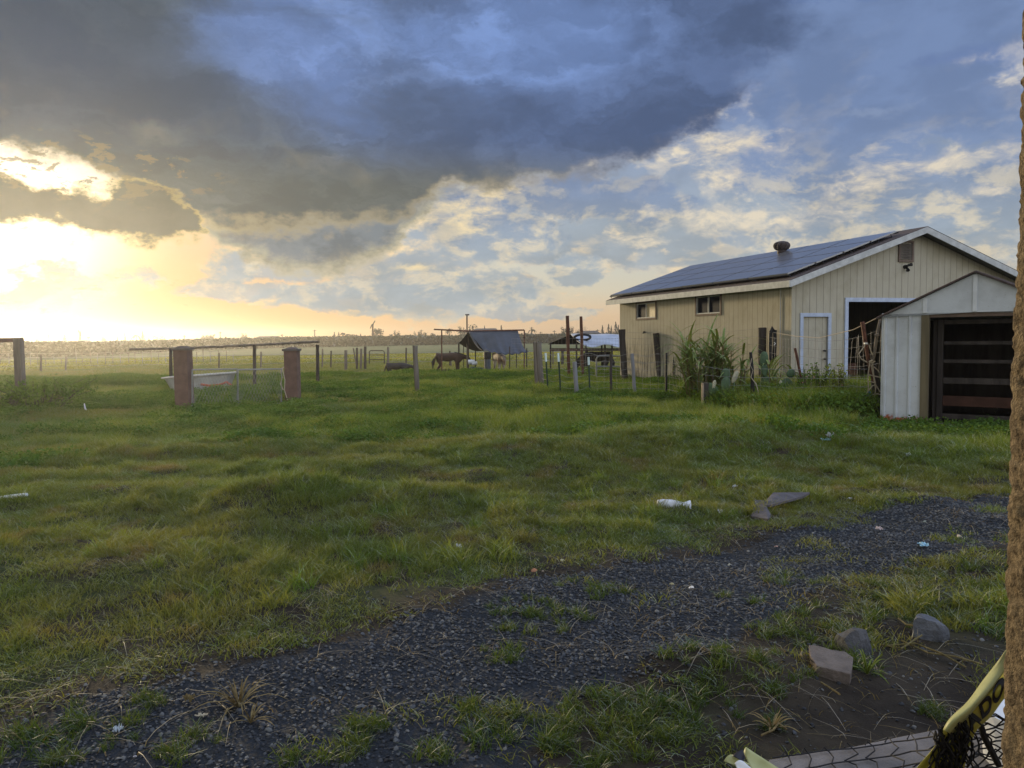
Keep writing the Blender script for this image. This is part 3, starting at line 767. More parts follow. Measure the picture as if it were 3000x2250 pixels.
barn = empty('barn', BL(0, 0, 0), 'long cream plywood-sided barn with solar roof and open doorway', 'barn')
fh = lambda px, py: loc_of(hit(px, py, bC, bF), bC, bE, bF)
sh = lambda px, py: loc_of(hit(px, py, bC, bE), bC, bE, bF)
d0_, d1_ = fh(2352, 930), fh(2425, 930); o0 = fh(2484, 884)
DS0, DS1, DZ = d0_[0], d1_[0], fh(2390, 928)[2]
OS0, OZ = o0[0], o0[2]; OS1 = OS0 + 3.0
w1a, w1b = sh(1866, 884), sh(1921, 932); w2a, w2b = sh(2041, 868), sh(2111, 920)
z1h, z1l = (sh(1893, 888)[2], sh(1893, 932)[2]); z2h, z2l = (sh(2075, 867)[2], sh(2075, 919)[2])
W1 = (w1b[1], w1a[1], z1l, z1h); W2 = (w2b[1], w2a[1], z2l, z2h)
fw = MB()
wall(fw, lambda a, d, z: BL(a, d, z), [0.0, SR, WID], [(DS0, DS1, -.1, DZ), (OS0, OS1, -.1, OZ)], lambda s: zroof(s) - .10)
wall(fw, lambda a, d, z: BL(d, a, z), [.1, LEN - .1], [W1, W2], lambda t: zroof(0) - .10)
wall(fw, lambda a, d, z: BL(WID - d, a, z), [.1, LEN - .1], [], lambda t: zroof(0) - .10)
wall(fw, lambda a, d, z: BL(a, LEN - d, z), [0.0, SR, WID], [], lambda s: zroof(s) - .10)
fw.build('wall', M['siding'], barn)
fl_ = MB(); hexa(fl_, [BL(.1, .1, -.1), BL(WID - .1, .1, -.1), BL(WID - .1, LEN - .1, -.1), BL(.1, LEN - .1, -.1), BL(.1, .1, .03), BL(WID - .1, .1, .03), BL(WID - .1, LEN - .1, .03), BL(.1, LEN - .1, .03)])
fl_.build('floor', M['soil'], barn)
rf = MB()
for a, b in ((SEV, SR), (SR, WID - SEV)):
    hexa(rf, [BL(a, -OV, zroof(a) - .05), BL(b, -OV, zroof(b) - .05), BL(b, LEN + OV, zroof(b) - .05), BL(a, LEN + OV, zroof(a) - .05),
              BL(a, -OV - .03, zroof(a)), BL(b, -OV - .03, zroof(b)), BL(b, LEN + OV + .03, zroof(b)), BL(a, LEN + OV + .03, zroof(a))])
roof = rf.build('roof', M['shingle'], barn)
sf = MB()
for a, b in ((SEV + .03, SR), (SR, WID - SEV - .03)):
    hexa(sf, [BL(a, -OV + .02, zroof(a) - .075), BL(b, -OV + .02, zroof(b) - .075), BL(b, LEN + OV - .02, zroof(b) - .075), BL(a, LEN + OV - .02, zroof(a) - .075),
              BL(a, -OV + .02, zroof(a) - .055), BL(b, -OV + .02, zroof(b) - .055), BL(b, LEN + OV - .02, zroof(b) - .055), BL(a, LEN + OV - .02, zroof(a) - .055)])
sf.build('soffit', M['soffit'], barn)
fa_ = MB(); FHt = .155
for t0, t1 in ((-OV - .025, -OV), (LEN + OV, LEN + OV + .025)):
    for a, b in ((SEV, SR), (SR, WID - SEV)):
        hexa(fa_, [BL(a, t0, zroof(a) - .012 - FHt), BL(b, t0, zroof(b) - .012 - FHt), BL(b, t1, zroof(b) - .012 - FHt), BL(a, t1, zroof(a) - .012 - FHt),
                   BL(a, t0, zroof(a) - .012), BL(b, t0, zroof(b) - .012), BL(b, t1, zroof(b) - .012), BL(a, t1, zroof(a) - .012)])
for a in (SEV - .025, WID - SEV):
    s_ = SEV if a < 0 else WID - SEV
    hexa(fa_, [BL(a, -OV - .02, zroof(s_) - .01 - FHt), BL(a + .025, -OV - .02, zroof(s_) - .01 - FHt), BL(a + .025, LEN + OV + .02, zroof(s_) - .01 - FHt), BL(a, LEN + OV + .02, zroof(s_) - .01 - FHt),
               BL(a, -OV - .02, zroof(s_) - .01), BL(a + .025, -OV - .02, zroof(s_) - .01), BL(a + .025, LEN + OV + .02, zroof(s_) - .01), BL(a, LEN + OV + .02, zroof(s_) - .01)])
fa_.build('fascia', M['trim'], barn)
def frame(L, a0, a1, z0, z1, w, d0, d1, bottom=True):
    m_ = MB()
    rs = [(a0 - w, a0, z0, z1), (a1, a1 + w, z0, z1), (a0 - w, a1 + w, z1, z1 + w)] + ([(a0 - w, a1 + w, z0 - w, z0)] if bottom else [])
    for p, q, zl, zh in rs:
        hexa(m_, [L(p, d0, zl), L(q, d0, zl), L(q, d1, zl), L(p, d1, zl), L(p, d0, zh), L(q, d0, zh), L(q, d1, zh), L(p, d1, zh)])
    return m_
LF = lambda a, d, z: BL(a, d, z); LS = lambda a, d, z: BL(d, a, z)
def slab_(L, a0, a1, d0, d1, z0, z1):
    m_ = MB(); hexa(m_, [L(a0, d0, z0), L(a1, d0, z0), L(a1, d1, z0), L(a0, d1, z0), L(a0, d0, z1), L(a1, d0, z1), L(a1, d1, z1), L(a0, d1, z1)]); return m_
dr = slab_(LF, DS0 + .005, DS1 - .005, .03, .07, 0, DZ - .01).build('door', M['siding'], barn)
frame(LF, DS0, DS1, 0, DZ, .09, -.03, .02, False).build('door_frame', M['trimblue'], dr).parent = dr
for zk in (.95, 1.15):
    kb = MB(); p = BL(DS1 - .09, -.03, zk); kb.tube([p + bF * .06, p, p - bF * .012], [.012, .03, .026], 10); kb.build('knob', M['black'], dr)
frame(LF, OS0, OS1, 0, OZ, .10, -.03, .02, False).build('opening_frame', M['trimblue'], barn)
for (t0, t1, z0, z1), lab in ((W1, 'window with a cream blind in its right half'), (W2, 'dark two-pane sliding window')):
    w_ = frame(LS, t0, t1, z0, z1, .055, -.025, .02).build('window', M['brownframe'], barn); w_['label'] = lab
    f_ = frame(LS, t0 + .03, t1 - .03, z0 + .03, z1 - .03, .04, -.01, .04)
    mid = (t0 + t1) / 2
    f_.v += slab_(LS, mid - .02, mid + .02, -.005, .045, z0 + .03, z1 - .03).v; f_.f += [tuple(i + 32 for i in q) for q in slab_(LS, 0, 1, 0, 1, 0, 1).f]
    f_.build('sash', M['trim'], w_)
    slab_(LS, mid + .02, t1 - .03, .03, .034, z0 + .03, z1 - .03).build('pane', M['glass'], w_)
    slab_(LS, t0 + .03, mid - .02, .03, .034, z0 + .03, z1 - .03).build('pane', M['curtain'] if t0 > 4 and lab.startswith('window') else M['glass'], w_)
# gable vent and lamp
va, vb = fh(2632, 765), fh(2673, 708)
gvf = frame(LF, va[0] + .03, vb[0] - .03, va[2] + .03, vb[2] - .03, .05, -.04, 0).build('gable_vent', M['brownframe'], barn)
lv = MB()
for i in range(9):
    z_ = va[2] + .05 + i * (vb[2] - va[2] - .1) / 9
    hexa(lv, [BL(va[0] + .03, -.035, z_), BL(vb[0] - .03, -.035, z_), BL(vb[0] - .03, -.005, z_ + .03), BL(va[0] + .03, -.005, z_ + .03),
              BL(va[0] + .03, -.035, z_ + .012), BL(vb[0] - .03, -.035, z_ + .012), BL(vb[0] - .03, -.005, z_ + .042), BL(va[0] + .03, -.005, z_ + .042)])
lv.build('louvre', M['wood'], gvf)
lp = fh(2650, 782); lm = MB(); q = BL(lp[0], 0, lp[2])
lm.tube([q, q - bF * .05], .05, 12); lm.tube([q - bF * .05, q - bF * .12 + V3(0, 0, .03), q - bF * .15 + bE * .08 + V3(0, 0, .05)], [.02, .03, .045], 8)
lm.tube([q - bF * .05, q - bF * .10 - V3(0, 0, .06), q - bF * .13 - bE * .02 - V3(0, 0, .10)], [.02, .03, .05], 8)
lm.build('floodlight', M['black'], barn)
cp = MB(); cp.tube([BL(-.02, .38, zroof(0) - .15), BL(-.02, .38, 1.0), BL(-.03, .40, .35)], .014, 6); cp.build('conduit', M['trim'], barn)
tp = sh(1890, 973); t_ = MB(); q = BL(0, tp[1], tp[2]); t_.tube([q, q - bE * .06, q - bE * .08 - V3(0, 0, .05)], [.03, .03, .015], 8); t_.build('tap', M['black'], barn)
# turbine vent
vs_ = None
nl = (V3(0, 0, 1) - bE * SLP).normalized()
nl = (V3(0, 0, 1) * 1.0 - bE * SLP * 1.0).normalized() if SLP > 0 else nl
P0r = BL(SEV, 0, zroof(SEV))
def roofhit(px, py, h=.0):
    n_ = (-bE * SLP + V3(0, 0, 1)).normalized()
    return loc_of(hit(px, py, P0r + n_ * h, n_), bC, bE, bF)
rv = roofhit(2290, 752)
q = BL(rv[0], rv[1], zroof(rv[0])); tv = MB()
tv.tube([q - V3(0, 0, .05), q + V3(0, 0, .20)], .13, 16)
M['ventmetal'] = mat('dark_vent_metal', (.055, .040, .036), .7, .4, 8)
tb = tv.build('roof_vent', M['ventmetal'], barn)
tt = MB(); nn = 24
prof = [(.15, .19), (.20, .22), (.235, .28), (.245, .33), (.225, .39), (.17, .43), (.08, .455)]
vs0 = []
for r_, z_ in prof:
    for j in range(nn):
        th = 2 * math.pi * j / nn + z_ * 1.5; rr_2 = r_ * (1.0 if j % 2 else .86); vs0.append(q + V3(rr_2 * math.cos(th), rr_2 * math.sin(th), z_))
tt.raw(vs0, [(i * nn + j, i * nn + (j + 1) % nn, (i + 1) * nn + (j + 1) % nn, (i + 1) * nn + j) for i in range(len(prof) - 1) for j in range(nn)] + [tuple(range(nn))[::-1], tuple((len(prof) - 1) * nn + j for j in range(nn))])
tt.build('turbine_head', M['ventmetal'], tb)
# solar array: 6 x 4 panels on rails
c1, c2, c3, c4 = roofhit(1762, 868, .12), roofhit(2311, 799, .12), roofhit(2621, 676, .12), roofhit(1999, 781, .12)
M['solar'] = mat('solar_glass', (.085, .093, .118), .32, .25, 3, spec=1.0, col2=(.10, .108, .13))
sbs = M['solar'].node_tree.nodes['Principled BSDF']; sbs.inputs['Coat Weight'].default_value = .6; sbs.inputs['Coat Roughness'].default_value = .12
M['alu'] = mat('dark_aluminium', (.03, .03, .035), .5, .2, metal=.6)
arr = empty('solar_array', BL(.2, .3, zroof(.2)), 'dark glossy solar panels covering the left slope of the barn roof', 'solar panels')
AS0, AS1 = c2[0], c3[0]; AT0, AT1 = max(-.2, c2[1]), LEN + .45
ncol, nrow = 6, 4
ux = (bE + V3(0, 0, SLP)).normalized(); un_ = (V3(0, 0, 1) - bE * SLP).normalized(); Lsl = (AS1 - AS0) / ux.dot(bE)
first = None
for i in range(ncol):
    for j in range(nrow):
        o_ = BL(AS0, AT0, zroof(AS0)) + un_ * .12
        pw, ph = (AT1 - AT0) / ncol, Lsl / nrow
        if first is None:
            m_ = MB(); g_ = .028
            P = lambda a, b, h: ux * a + bF * b + un_ * h
            hexa(m_, [P(g_, g_, -.035), P(ph - g_, g_, -.035), P(ph - g_, pw - g_, -.035), P(g_, pw - g_, -.035), P(g_, g_, 0), P(ph - g_, g_, 0), P(ph - g_, pw - g_, 0), P(g_, pw - g_, 0)])
            first = m_.build('panel', M['solar'], arr); pn = first
        else:
            pn = first.copy(); C.objects.link(pn)
        pn.location = o_ + ux * (ph * j) + bF * (pw * i) + un_ * (.002 * ((i * 7 + j * 3) % 3)) - arr.location
rl = MB()
for j in range(nrow + 1):
    a = o_ + ux * (ph * j + (.02 if j == 0 else -.02)) - un_ * .05
    rl.tube([a - bF * .02, a + bF * (AT1 - AT0 + .02)], .018, 4)
for i in range(0, 14):
    a = o_ + ux * .05 + bF * ((AT1 - AT0) * i / 13); rl.tube([a - un_ * .05, a - un_ * .115], .012, 5)
for j in range(8):
    a = o_ + ux * (Lsl * (j + .5) / 8) + bF * .02; rl.tube([a - un_ * .03, a - un_ * .115], .012, 5)
rl.build('rail', M['alu'], arr)
# things seen inside the open doorway
for i, (s_, t_, w, d, h, lab) in enumerate([(OS0 + .55, 1.2, .9, .5, .45, 'brown crate low inside the open barn doorway'), (OS0 + 1.5, 2.0, .8, .6, .7, 'brown stacked crate deeper inside the barn doorway')]):
    m_ = MB()
    for kz in range(4):
        zz_ = .05 + kz * h / 4
        m_.box(BL(s_, t_, zz_ + h / 8), (w, d, h / 4 - .02), Matrix.Rotation(math.atan2(bE.y, bE.x), 3, 'Z'))
    tag(m_.build('crate', M['rust'] if i else M['wood'], origin=BL(s_, t_, 0)), lab, 'crate')

# ============================================================ metal shed
sC, sE, sF = V3(*SC), V3(*SE).normalized(), V3(*SF).normalized()
def SL(s, t, z): return sC + sE * s + sF * t + V3(0, 0, z)
sh_ = lambda px, py: loc_of(hit(px, py, sC, sF), sC, sE, sF)
zb = sh_(2600, 1238)[2]; ztop = sh_(2590, 927)[2]; pkS = sh_(2860, 797); pa, pb_ = sh_(2699, 1000)[0], sh_(2722, 1000)[0]; hz = sh_(2722, 918)[2]
SP = pkS[0]; SW = 2 * SP
def zs(s): return pkS[2] - (pkS[2] - ztop) / SP * abs(s - SP)
M['shedmetal'] = bpy.data.materials.new('shed_white_metal'); M['shedmetal'].use_nodes = True
k = NT(M['shedmetal'].node_tree); b_ = M['shedmetal'].node_tree.nodes['Principled BSDF']
pos = k.n('ShaderNodeNewGeometry').outputs['Position']; zz = k.sep(pos)[2]
bc = k.mix(k.ss(k.noise(pos, 2.5, 6, .6), .35, .7), (.50, .53, .56, 1), (.40, .42, .44, 1))
bc = k.mix(k.ss(k.noise(pos, 30, 4, .6), .66, .72, 0, .7), bc, (.22, .17, .12, 1))
rustl = k.ss(k.add(zz, k.mul(k.sub(k.noise(pos, 12, 5, .7), .5), .30)), .13 + zb, .075 + zb)
bc = k.mix(rustl, bc, (.34, .085, .03, 1))
k.put(b_.inputs['Base Color'], bc); b_.inputs['Roughness'].default_value = .5
bn = k.n('ShaderNodeBump'); bn.inputs['Strength'].default_value = .4; bn.inputs['Distance'].default_value = .03; k.put(bn.inputs['Height'], k.noise(pos, 3.5, 4, .6)); k.put(b_.inputs['Normal'], bn.outputs[0])
shed = empty('metal_shed', SL(0, 0, zb), 'small white metal shed with low gable and dark open doorway', 'shed')
DSR = SW - .12
sw = MB()
LSF = lambda a, d, z: SL(a, d, z)
wall(sw, LSF, [0.0, pa], [], lambda s: hz + .02, .03, zb + .04)
wall(sw, LSF, [DSR, SW], [], lambda s: hz + .02, .03, zb + .04)
wall(sw, lambda a, d, z: SL(d, a, z), [.03, 2.6], [], lambda s: ztop - .02, .03, zb)
wall(sw, lambda a, d, z: SL(SW - d, a, z), [.03, 2.6], [], lambda s: ztop - .02, .03, zb)
wall(sw, lambda a, d, z: SL(a, 2.6 - d, z), [0, SP, SW], [], lambda s: zs(s) - .03, .03, zb)
sw.build('wall', M['shedmetal'], shed)
rb = MB()
for px in (2593, 2628, 2666):
    s_ = sh_(px, 1000)[0]; hexa(rb, [SL(s_ - .014, -.022, zb + .05), SL(s_ + .014, -.022, zb + .05), SL(s_ + .024, 0, zb + .05), SL(s_ - .024, 0, zb + .05), SL(s_ - .014, -.022, hz), SL(s_ + .014, -.022, hz), SL(s_ + .024, 0, hz), SL(s_ - .024, 0, hz)])
rb.build('rib', M['shedmetal'], shed)
gb = MB(); wall(gb, lambda a, d, z: SL(a, d - .035, z), [0.0, SP, SW], [], lambda s: zs(s) - .02, .03, hz)
gb.build('gable', M['shedmetal'], shed)
for s_ in (SP, sh_(2712, 900)[0]):
    gt_ = MB()
    hexa(gt_, [SL(s_ - .03, -.05, hz + .01), SL(s_ + .03, -.05, hz + .01), SL(s_ + .03, -.035, hz + .01), SL(s_ - .03, -.035, hz + .01), SL(s_ - .03, -.05, zs(s_) - .05), SL(s_ + .03, -.05, zs(s_) - .05), SL(s_ + .03, -.035, zs(s_) - .05), SL(s_ - .03, -.035, zs(s_) - .05)])
    gt_.build('gable_trim', M['white'], shed)
ro = MB(); eo = .07; zo = (pkS[2] - ztop) / SP
for a, b in ((-eo, SP), (SP, SW + eo)):
    za, zb_ = zs(a), zs(b); t0, t1 = -.10, 2.72
    hexa(ro, [SL(a, t0, za - .012), SL(b, t0, zb_ - .012), SL(b, t1, zb_ - .012), SL(a, t1, za - .012), SL(a, t0, za + .008), SL(b, t0, zb_ + .008), SL(b, t1, zb_ + .008), SL(a, t1, za + .008)])
for i in range(9):                                      # standing ribs of the brown roof sheets
    t_ = -.05 + i * .33
    for a, b in ((-eo, SP), (SP, SW + eo)):
        ro.tube([SL(a, t_, zs(a) + .012), SL(b, t_, zs(b) + .012)], .014, 5)
ro.build('roof', M['shingle'], shed)
ps = MB(); a, b = pa, pb_
ps.box(SL((a + b) / 2, .01, (zb + hz) / 2), ((b - a), .08, hz - zb), Matrix.Rotation(math.atan2(sE.y, sE.x), 3, 'Z'))
ps.build('door_post', mat('tan_post', (.17, .14, .085), .85, .4, 5, stretch=(1, 1, .1)), shed)
hd = MB(); hexa(hd, [SL(pb_, .0, hz - .07), SL(DSR, .0, hz - .07), SL(DSR, .05, hz - .07), SL(pb_, .05, hz - .07), SL(pb_, .0, hz), SL(DSR, .0, hz), SL(DSR, .05, hz), SL(pb_, .05, hz)])
hd.build('lintel', M['brownframe'], shed)
sl = MB(); hexa(sl, [SL(-.02, -.06, zb - .06), SL(SW, -.06, zb - .06), SL(SW, .10, zb - .06), SL(-.02, .10, zb - .06), SL(-.02, -.06, zb + .035), SL(SW, -.06, zb + .035), SL(SW, .10, zb + .035), SL(-.02, .10, zb + .035)])
sl.build('sill', mat('red_grey_sill', (.26, .24, .25), .8, .5, 4, col2=(.16, .06, .045)), shed)
fs = MB(); hexa(fs, [SL(.03, .1, zb - .06), SL(SW - .03, .1, zb - .06), SL(SW - .03, 2.57, zb - .06), SL(.03, 2.57, zb - .06), SL(.03, .1, zb + .01), SL(SW - .03, .1, zb + .01), SL(SW - .03, 2.57, zb + .01), SL(.03, 2.57, zb + .01)])
fs.build('floor', M['soil'], shed)
ln = MB()
for a0, a1, t0, t1 in ((.035, .055, .12, 2.55), (SW - .055, SW - .035, .12, 2.55), (.06, SW - .06, 2.52, 2.55)):
    hexa(ln, [SL(a0, t0, zb + .012), SL(a1, t0, zb + .012), SL(a1, t1, zb + .012), SL(a0, t1, zb + .012), SL(a0, t0, ztop - .05), SL(a1, t0, ztop - .05), SL(a1, t1, ztop - .05), SL(a0, t1, ztop - .05)])
ln.build('shade_lining', M['darkwood'], shed)  # dark sheets added inside so the shed interior looks shaded
# slatted wooden partition just inside
part = empty('wooden_partition', SL(pb_, .35, zb), 'brown slatted wooden boards standing inside the white shed', 'board partition')
Pn = sC + sF * .35
def sh2(px, py): return loc_of(hit(px, py, Pn, sF), sC, sE, sF)
M['slatred'] = mat('red_brown_board', (.07, .032, .022), .9, .4, 5)
um = MB(); Rz = Matrix.Rotation(math.atan2(sE.y, sE.x), 3, 'Z')
for a_, b_2 in ((2733, 2744), (2746, 2762)):
    s0, s1 = sh2(a_, 1100)[0], sh2(b_2, 1100)[0]; um.box(SL((s0 + s1) / 2, .35 + .02 * (a_ % 2), (zb + hz - .1) / 2 + .0), (s1 - s0, .05, hz - zb - .1), Rz)
um.build('upright', M['darkwood'], part)
for i, (y0, y1) in enumerate([(938, 950), (1000, 1010), (1053, 1063), (1106, 1123), (1159, 1188), (1211, 1226)]):
    z0, z1 = sh2(2765, y1)[2], sh2(2765, y0)[2]; m_ = MB(); s0 = sh2(2763, 1100)[0]
    m_.box(SL((s0 + DSR) / 2, .36, (z0 + z1) / 2), (DSR - s0, .03, z1 - z0), Rz)
    m_.build('board', M['slatred'] if i == 4 else M['darkwood'], part)

# ============================================================ stucco house wall at the right edge
wx0 = at(2945, 990, 1.12).x
per = []; step = .0042
yy = -.6
while yy < 1.085: per.append((wx0, yy, -1, 0)); yy += step if yy > .72 else .05
for a in np.linspace(0, 90, 7): per.append((wx0 + .035 - .035 * math.cos(R(a)), 1.085 + .035 * math.sin(R(a)), -math.cos(R(a)), math.sin(R(a))))
xx = wx0 + .04
while xx < wx0 + .35: per.append((xx, 1.12, 0, 1)); xx += .012
per = np.array(per); zs_ = np.arange(0, 2.9, step)
arc = np.concatenate([[0], np.cumsum(np.hypot(np.diff(per[:, 0]), np.diff(per[:, 1])))])
AA_, ZZ_ = np.meshgrid(arc, zs_, indexing='ij')
dsp = (fbm(AA_ * 60, ZZ_ * 48, 2) - .5) + (fbm(AA_ * 120 + 9, ZZ_ * 100, 2) - .5) * 1.1; dsp = .0052 * np.clip(dsp * 1.8, -.8, .5) + .006 * (fbm(AA_ * 12, ZZ_ * 8 + 9, 3) - .5) + .012 * (fbm(AA_ * 0 + 3, ZZ_ * 1.1 + 5, 2) - .5)
Vx = per[:, 0][:, None] + per[:, 2][:, None] * dsp; Vy = per[:, 1][:, None] + per[:, 3][:, None] * dsp
ia = np.arange(AA_.size).reshape(AA_.shape)
Fw = np.stack([ia[:-1, :-1], ia[1:, :-1], ia[1:, 1:], ia[:-1, 1:]], -1).reshape(-1, 4)
M['stucco'] = mat('tan_stucco', (.30, .225, .135), .95, .4, 75, col2=(.10, .070, .040), coords='Object', bump=.9, bscale=160)
hw = np_mesh('house_wall', np.stack([Vx, Vy, ZZ_], -1).reshape(-1, 3), Fw, M['stucco'], True)
tag(hw, 'rough tan stucco wall corner along the right edge', 'wall')
bk = MB(); bk.box((wx0 + .33, .25, 1.45), (.5, 1.70, 2.9)); bk.build('wall_core', M['stucco'], hw)

# ============================================================ posts, fences and shelters
def gpY(px, Yd):                                        # ground point in the column px at depth Yd
    p = at(px, 1100, Yd); return V3(p.x, Yd, g0(p.x, Yd))
def colz(px, py, Yd): return at(px, py, Yd)
def post(px, ytop, Yd, wpx, m, label, pxt=None, square=False, name='fence_post', cat='post', group=None, sink=.15, cap=None):
    b = gpY(px, Yd); t = colz(pxt if pxt is not None else px, ytop, Yd); r = wpx * Yd / F / 2
    mb = MB(); L = t - b
    if square:
        q = [b - V3(0, 0, sink), b + L]
        mb.tube(q, [r * 1.35, r * 1.35], 4)
    else:
        n = 6; pth = [b - V3(0, 0, sink)] + [b + L * (i / n) + V3(random.uniform(-1, 1), random.uniform(-1, 1), 0) * r * .10 for i in range(1, n)] + [t]
        mb.tube(pth, [r * random.uniform(.92, 1.06) for _ in pth], 9)
    o = mb.build(name, m, origin=b)
    return tag(o, label, cat, group)

# --- painted gate pillars and the gate between them
for px, pt, yt, yb, w, lab in ((538, 534, 1026, 1205, 40, 'left red-brown square gate pillar with a flat cap'), (857, 853, 1028, 1182, 37, 'right red-brown square gate pillar, a pale rope tied to its left side')):
    Yd = gp(px, yb).y; e_ = empty('gate_pillar', gpY(px, Yd), lab, 'gate pillar', 'pair of gate pillars')
    b, t = gpY(px, Yd), colz(pt, yt, Yd); w_ = w * Yd / F
    m_ = MB(); m_.box((b.x, Yd, (t.z - .2) / 2 + b.z / 2), (w_, w_, t.z - b.z + .2)); m_.build('shaft', M['pillar'], e_)
    m_ = MB(); m_.box((b.x, Yd, t.z + .025), (w_ + .07, w_ + .07, .05)); m_.box((b.x, Yd, t.z + .07), (w_ * .8, w_ * .8, .04), None, .7); m_.build('cap', mat('dull_cap', (.12, .10, .09), .8), e_)
    if px > 700:
        rp = MB(); q = b + V3(-w_ / 2 - .03, -w_ / 2, 0)
        rp.tube([q + V3(.02, 0, .92), q + V3(-.05, -.03, .82), q + V3(-.02, -.03, .66), q + V3(-.06, -.03, .5), q + V3(.0, -.03, .35)], .014, 6)
        rp.tube([q + V3(-.02, 0, .9), q + V3(.05, -.03, .60), q + V3(.03, -.03, .35), q + V3(.10, -.03, .1)], .012, 6)
        tag(rp.build('rope', M['rope'], origin=q), 'pale knotted rope hanging off the right gate pillar', 'rope')
cg = empty('chain_link_gate', gpY(694, 17.9), 'low chain-link gate of thin pipe between the two red pillars', 'gate')
def G_(px, py): 
    f_ = (px - 563) / (825 - 563.); return colz(px, py, 17.0 + 1.6 * f_)
for a0, a1 in ((563, 694), (697, 825)):
    fr = MB(); zt, zb_ = 1083, (1200 if a0 < 600 else 1196)
    c_ = [G_(a0, zt), G_(a1, zt - 2), G_(a1, zb_ - (14 if a1 > 700 else 4)), G_(a0, zb_)]
    fr.tube(c_ + [c_[0]], .019, 7); fo = fr.build('frame', M['galv'], cg)
    ms = MB(); n = 14
    for i in range(1, n):
        for A, B, Cc, D in ((c_[0], c_[1], c_[3], c_[2]),):
            t_ = i / n; ms.tube([A.lerp(B, t_), Cc.lerp(D, max(0, t_ - .35))], .0025, 3); ms.tube([A.lerp(B, t_), Cc.lerp(D, min(1, t_ + .35))], .0025, 3)
    ms.build('mesh_wire', M['wire'], fo)
# --- long pipe rail behind the pillars
Yr = 24.5
hr = empty('hitching_rail', gpY(745, Yr), 'long dark pipe rail on posts behind the red gate pillars', 'rail')
m_ = MB(); m_.tube([colz(380, 1024, Yr + 1), colz(520, 1021, Yr + .6), colz(745, 1011, Yr), colz(935, 1001, Yr - .3)], .036, 8); m_.build('rail', M['wood'], hr)
for px in (745, 500, 930): m_ = MB(); b = gpY(px, Yr); m_.tube([b, colz(px, 1010 if px > 600 else 1021, Yr)], .055, 8); m_.build('post', M['darkwood'], hr)
# --- white trough
tr = empty('trough', gpY(590, 23.0), 'old white flared bathtub-like trough lying in the weeds behind the gate', 'trough')
def ring(cx, cy, z, hx, hy, n=28, rot=.12, tilt=0.0):
    o = []
    for j in range(n):
        a = 2 * math.pi * j / n; ca_, sa_ = math.cos(a), math.sin(a)
        x_ = hx * math.copysign(abs(ca_) ** .45, ca_); y_ = hy * math.copysign(abs(sa_) ** .45, sa_)
        o.append(V3(cx + x_ * math.cos(rot) - y_ * math.sin(rot), cy + x_ * math.sin(rot) + y_ * math.cos(rot), z + tilt * x_))
    return o
cx_, cy_ = colz(588, 1100, 23.4).x, 23.4; n = 28
rings = [ring(cx_, cy_, .02, .78, .36), ring(cx_, cy_, .50, .99, .48, tilt=.06), ring(cx_, cy_, .52, 1.08, .56, tilt=.06), ring(cx_, cy_, .55, 1.08, .56, tilt=.06), ring(cx_, cy_, .55, .97, .45, tilt=.06), ring(cx_, cy_, .10, .74, .30)]
m_ = MB(); m_.raw(sum(rings, []), [(i * n + j, i * n + (j + 1) % n, (i + 1) * n + (j + 1) % n, (i + 1) * n + j) for i in range(5) for j in range(n)] + [tuple(range(n))[::-1], tuple(5 * n + j for j in range(n))])
m_.build('basin', mat('old_enamel', (.42, .43, .42), .5, .3, 3, col2=(.30, .29, .25)), tr, smooth=False)
m_ = MB(); m_.tube([V3(cx_ + .25, cy_ - .62, .28), V3(cx_ + .5, cy_ - .64, .24), V3(cx_ + .8, cy_ - .62, .26), V3(cx_ + 1.0, cy_ - .58, .34), V3(cx_ + 1.15, cy_ - .55, .22)], .035, 7)
tag(m_.build('hose', mat('orange_hose', (.38, .10, .05), .6), origin=(cx_ + .5, cy_ - .6, .05)), 'short orange-red hose hanging at the right end of the white trough', 'hose')
# --- left timber frame
lf = empty('timber_frame', gpY(56, 19), 'grey post carrying a thick pink-ended beam at the far left edge', 'timber frame')
m_ = MB(); b, t = gpY(57, 19), colz(56, 1003, 19); m_.box(((b + t) / 2), (.17, .17, (t - b).z + .2)); m_.build('post', M['wood'], lf)
m_ = MB(); a_, c_ = colz(-420, 1003, 19.6), colz(62, 996, 19); d_ = (c_ - a_); m_.box((a_ + c_) / 2, (d_.length, .14, .11), d_.to_track_quat('X', 'Z').to_matrix()); m_.build('beam', M['pillar'], lf)
m_ = MB(); b, t = gpY(-330, 19.5), colz(-330, 1003, 19.5); m_.box(((b + t) / 2), (.17, .17, (t - b).z + .2)); m_.build('post', M['wood'], lf)

# --- single posts of the yard fence, near to far
post(1222, 1013, 20.5, 15, M['wood'], 'weathered round post standing alone left of the blue tarp shelter', 1216)
post(1586, 1003, 21.0, 19, M['wood'], 'thick weathered post where the yard fence begins, left of the white-topped stakes', 1577)
post(1572, 1003, 21.8, 10, M['wood'], 'thin board upright leaning on the back of the thick weathered post', 1566)
post(1690, 1060, 19.0, 13, M['greywood'], 'grey stubby wooden stake right of the two tall rusty poles\' left one', 1683)
post(1861, 1036, 18.6, 11, M['greywood'], 'slim grey leaning stake in front of the barn\'s far corner', 1851)
post(1952, 1034, 18.2, 7, M['black'], 'thin black steel stake in front of the barn side wall')
post(1790, 1038, 19.0, 8, M['darkwood'], 'thin dark stake left of the barn\'s far corner')
post(1831, 965, 25.3, 20, M['darkwood'], 'dark square post against the far corner of the barn', 1822)
post(1936, 976, 24.4, 19, M['darkwood'], 'black charred crooked post leaning left against the barn side wall', 1921, square=False)
post(1978, 990, 23.6, 18, M['darkwood'], 'dark post half hidden behind the cane, nearest the charred post', 1983)
post(2232, 960, 19.2, 23, M['darkwood'], 'mossy dark round post beside the hanging black tube', 2234)
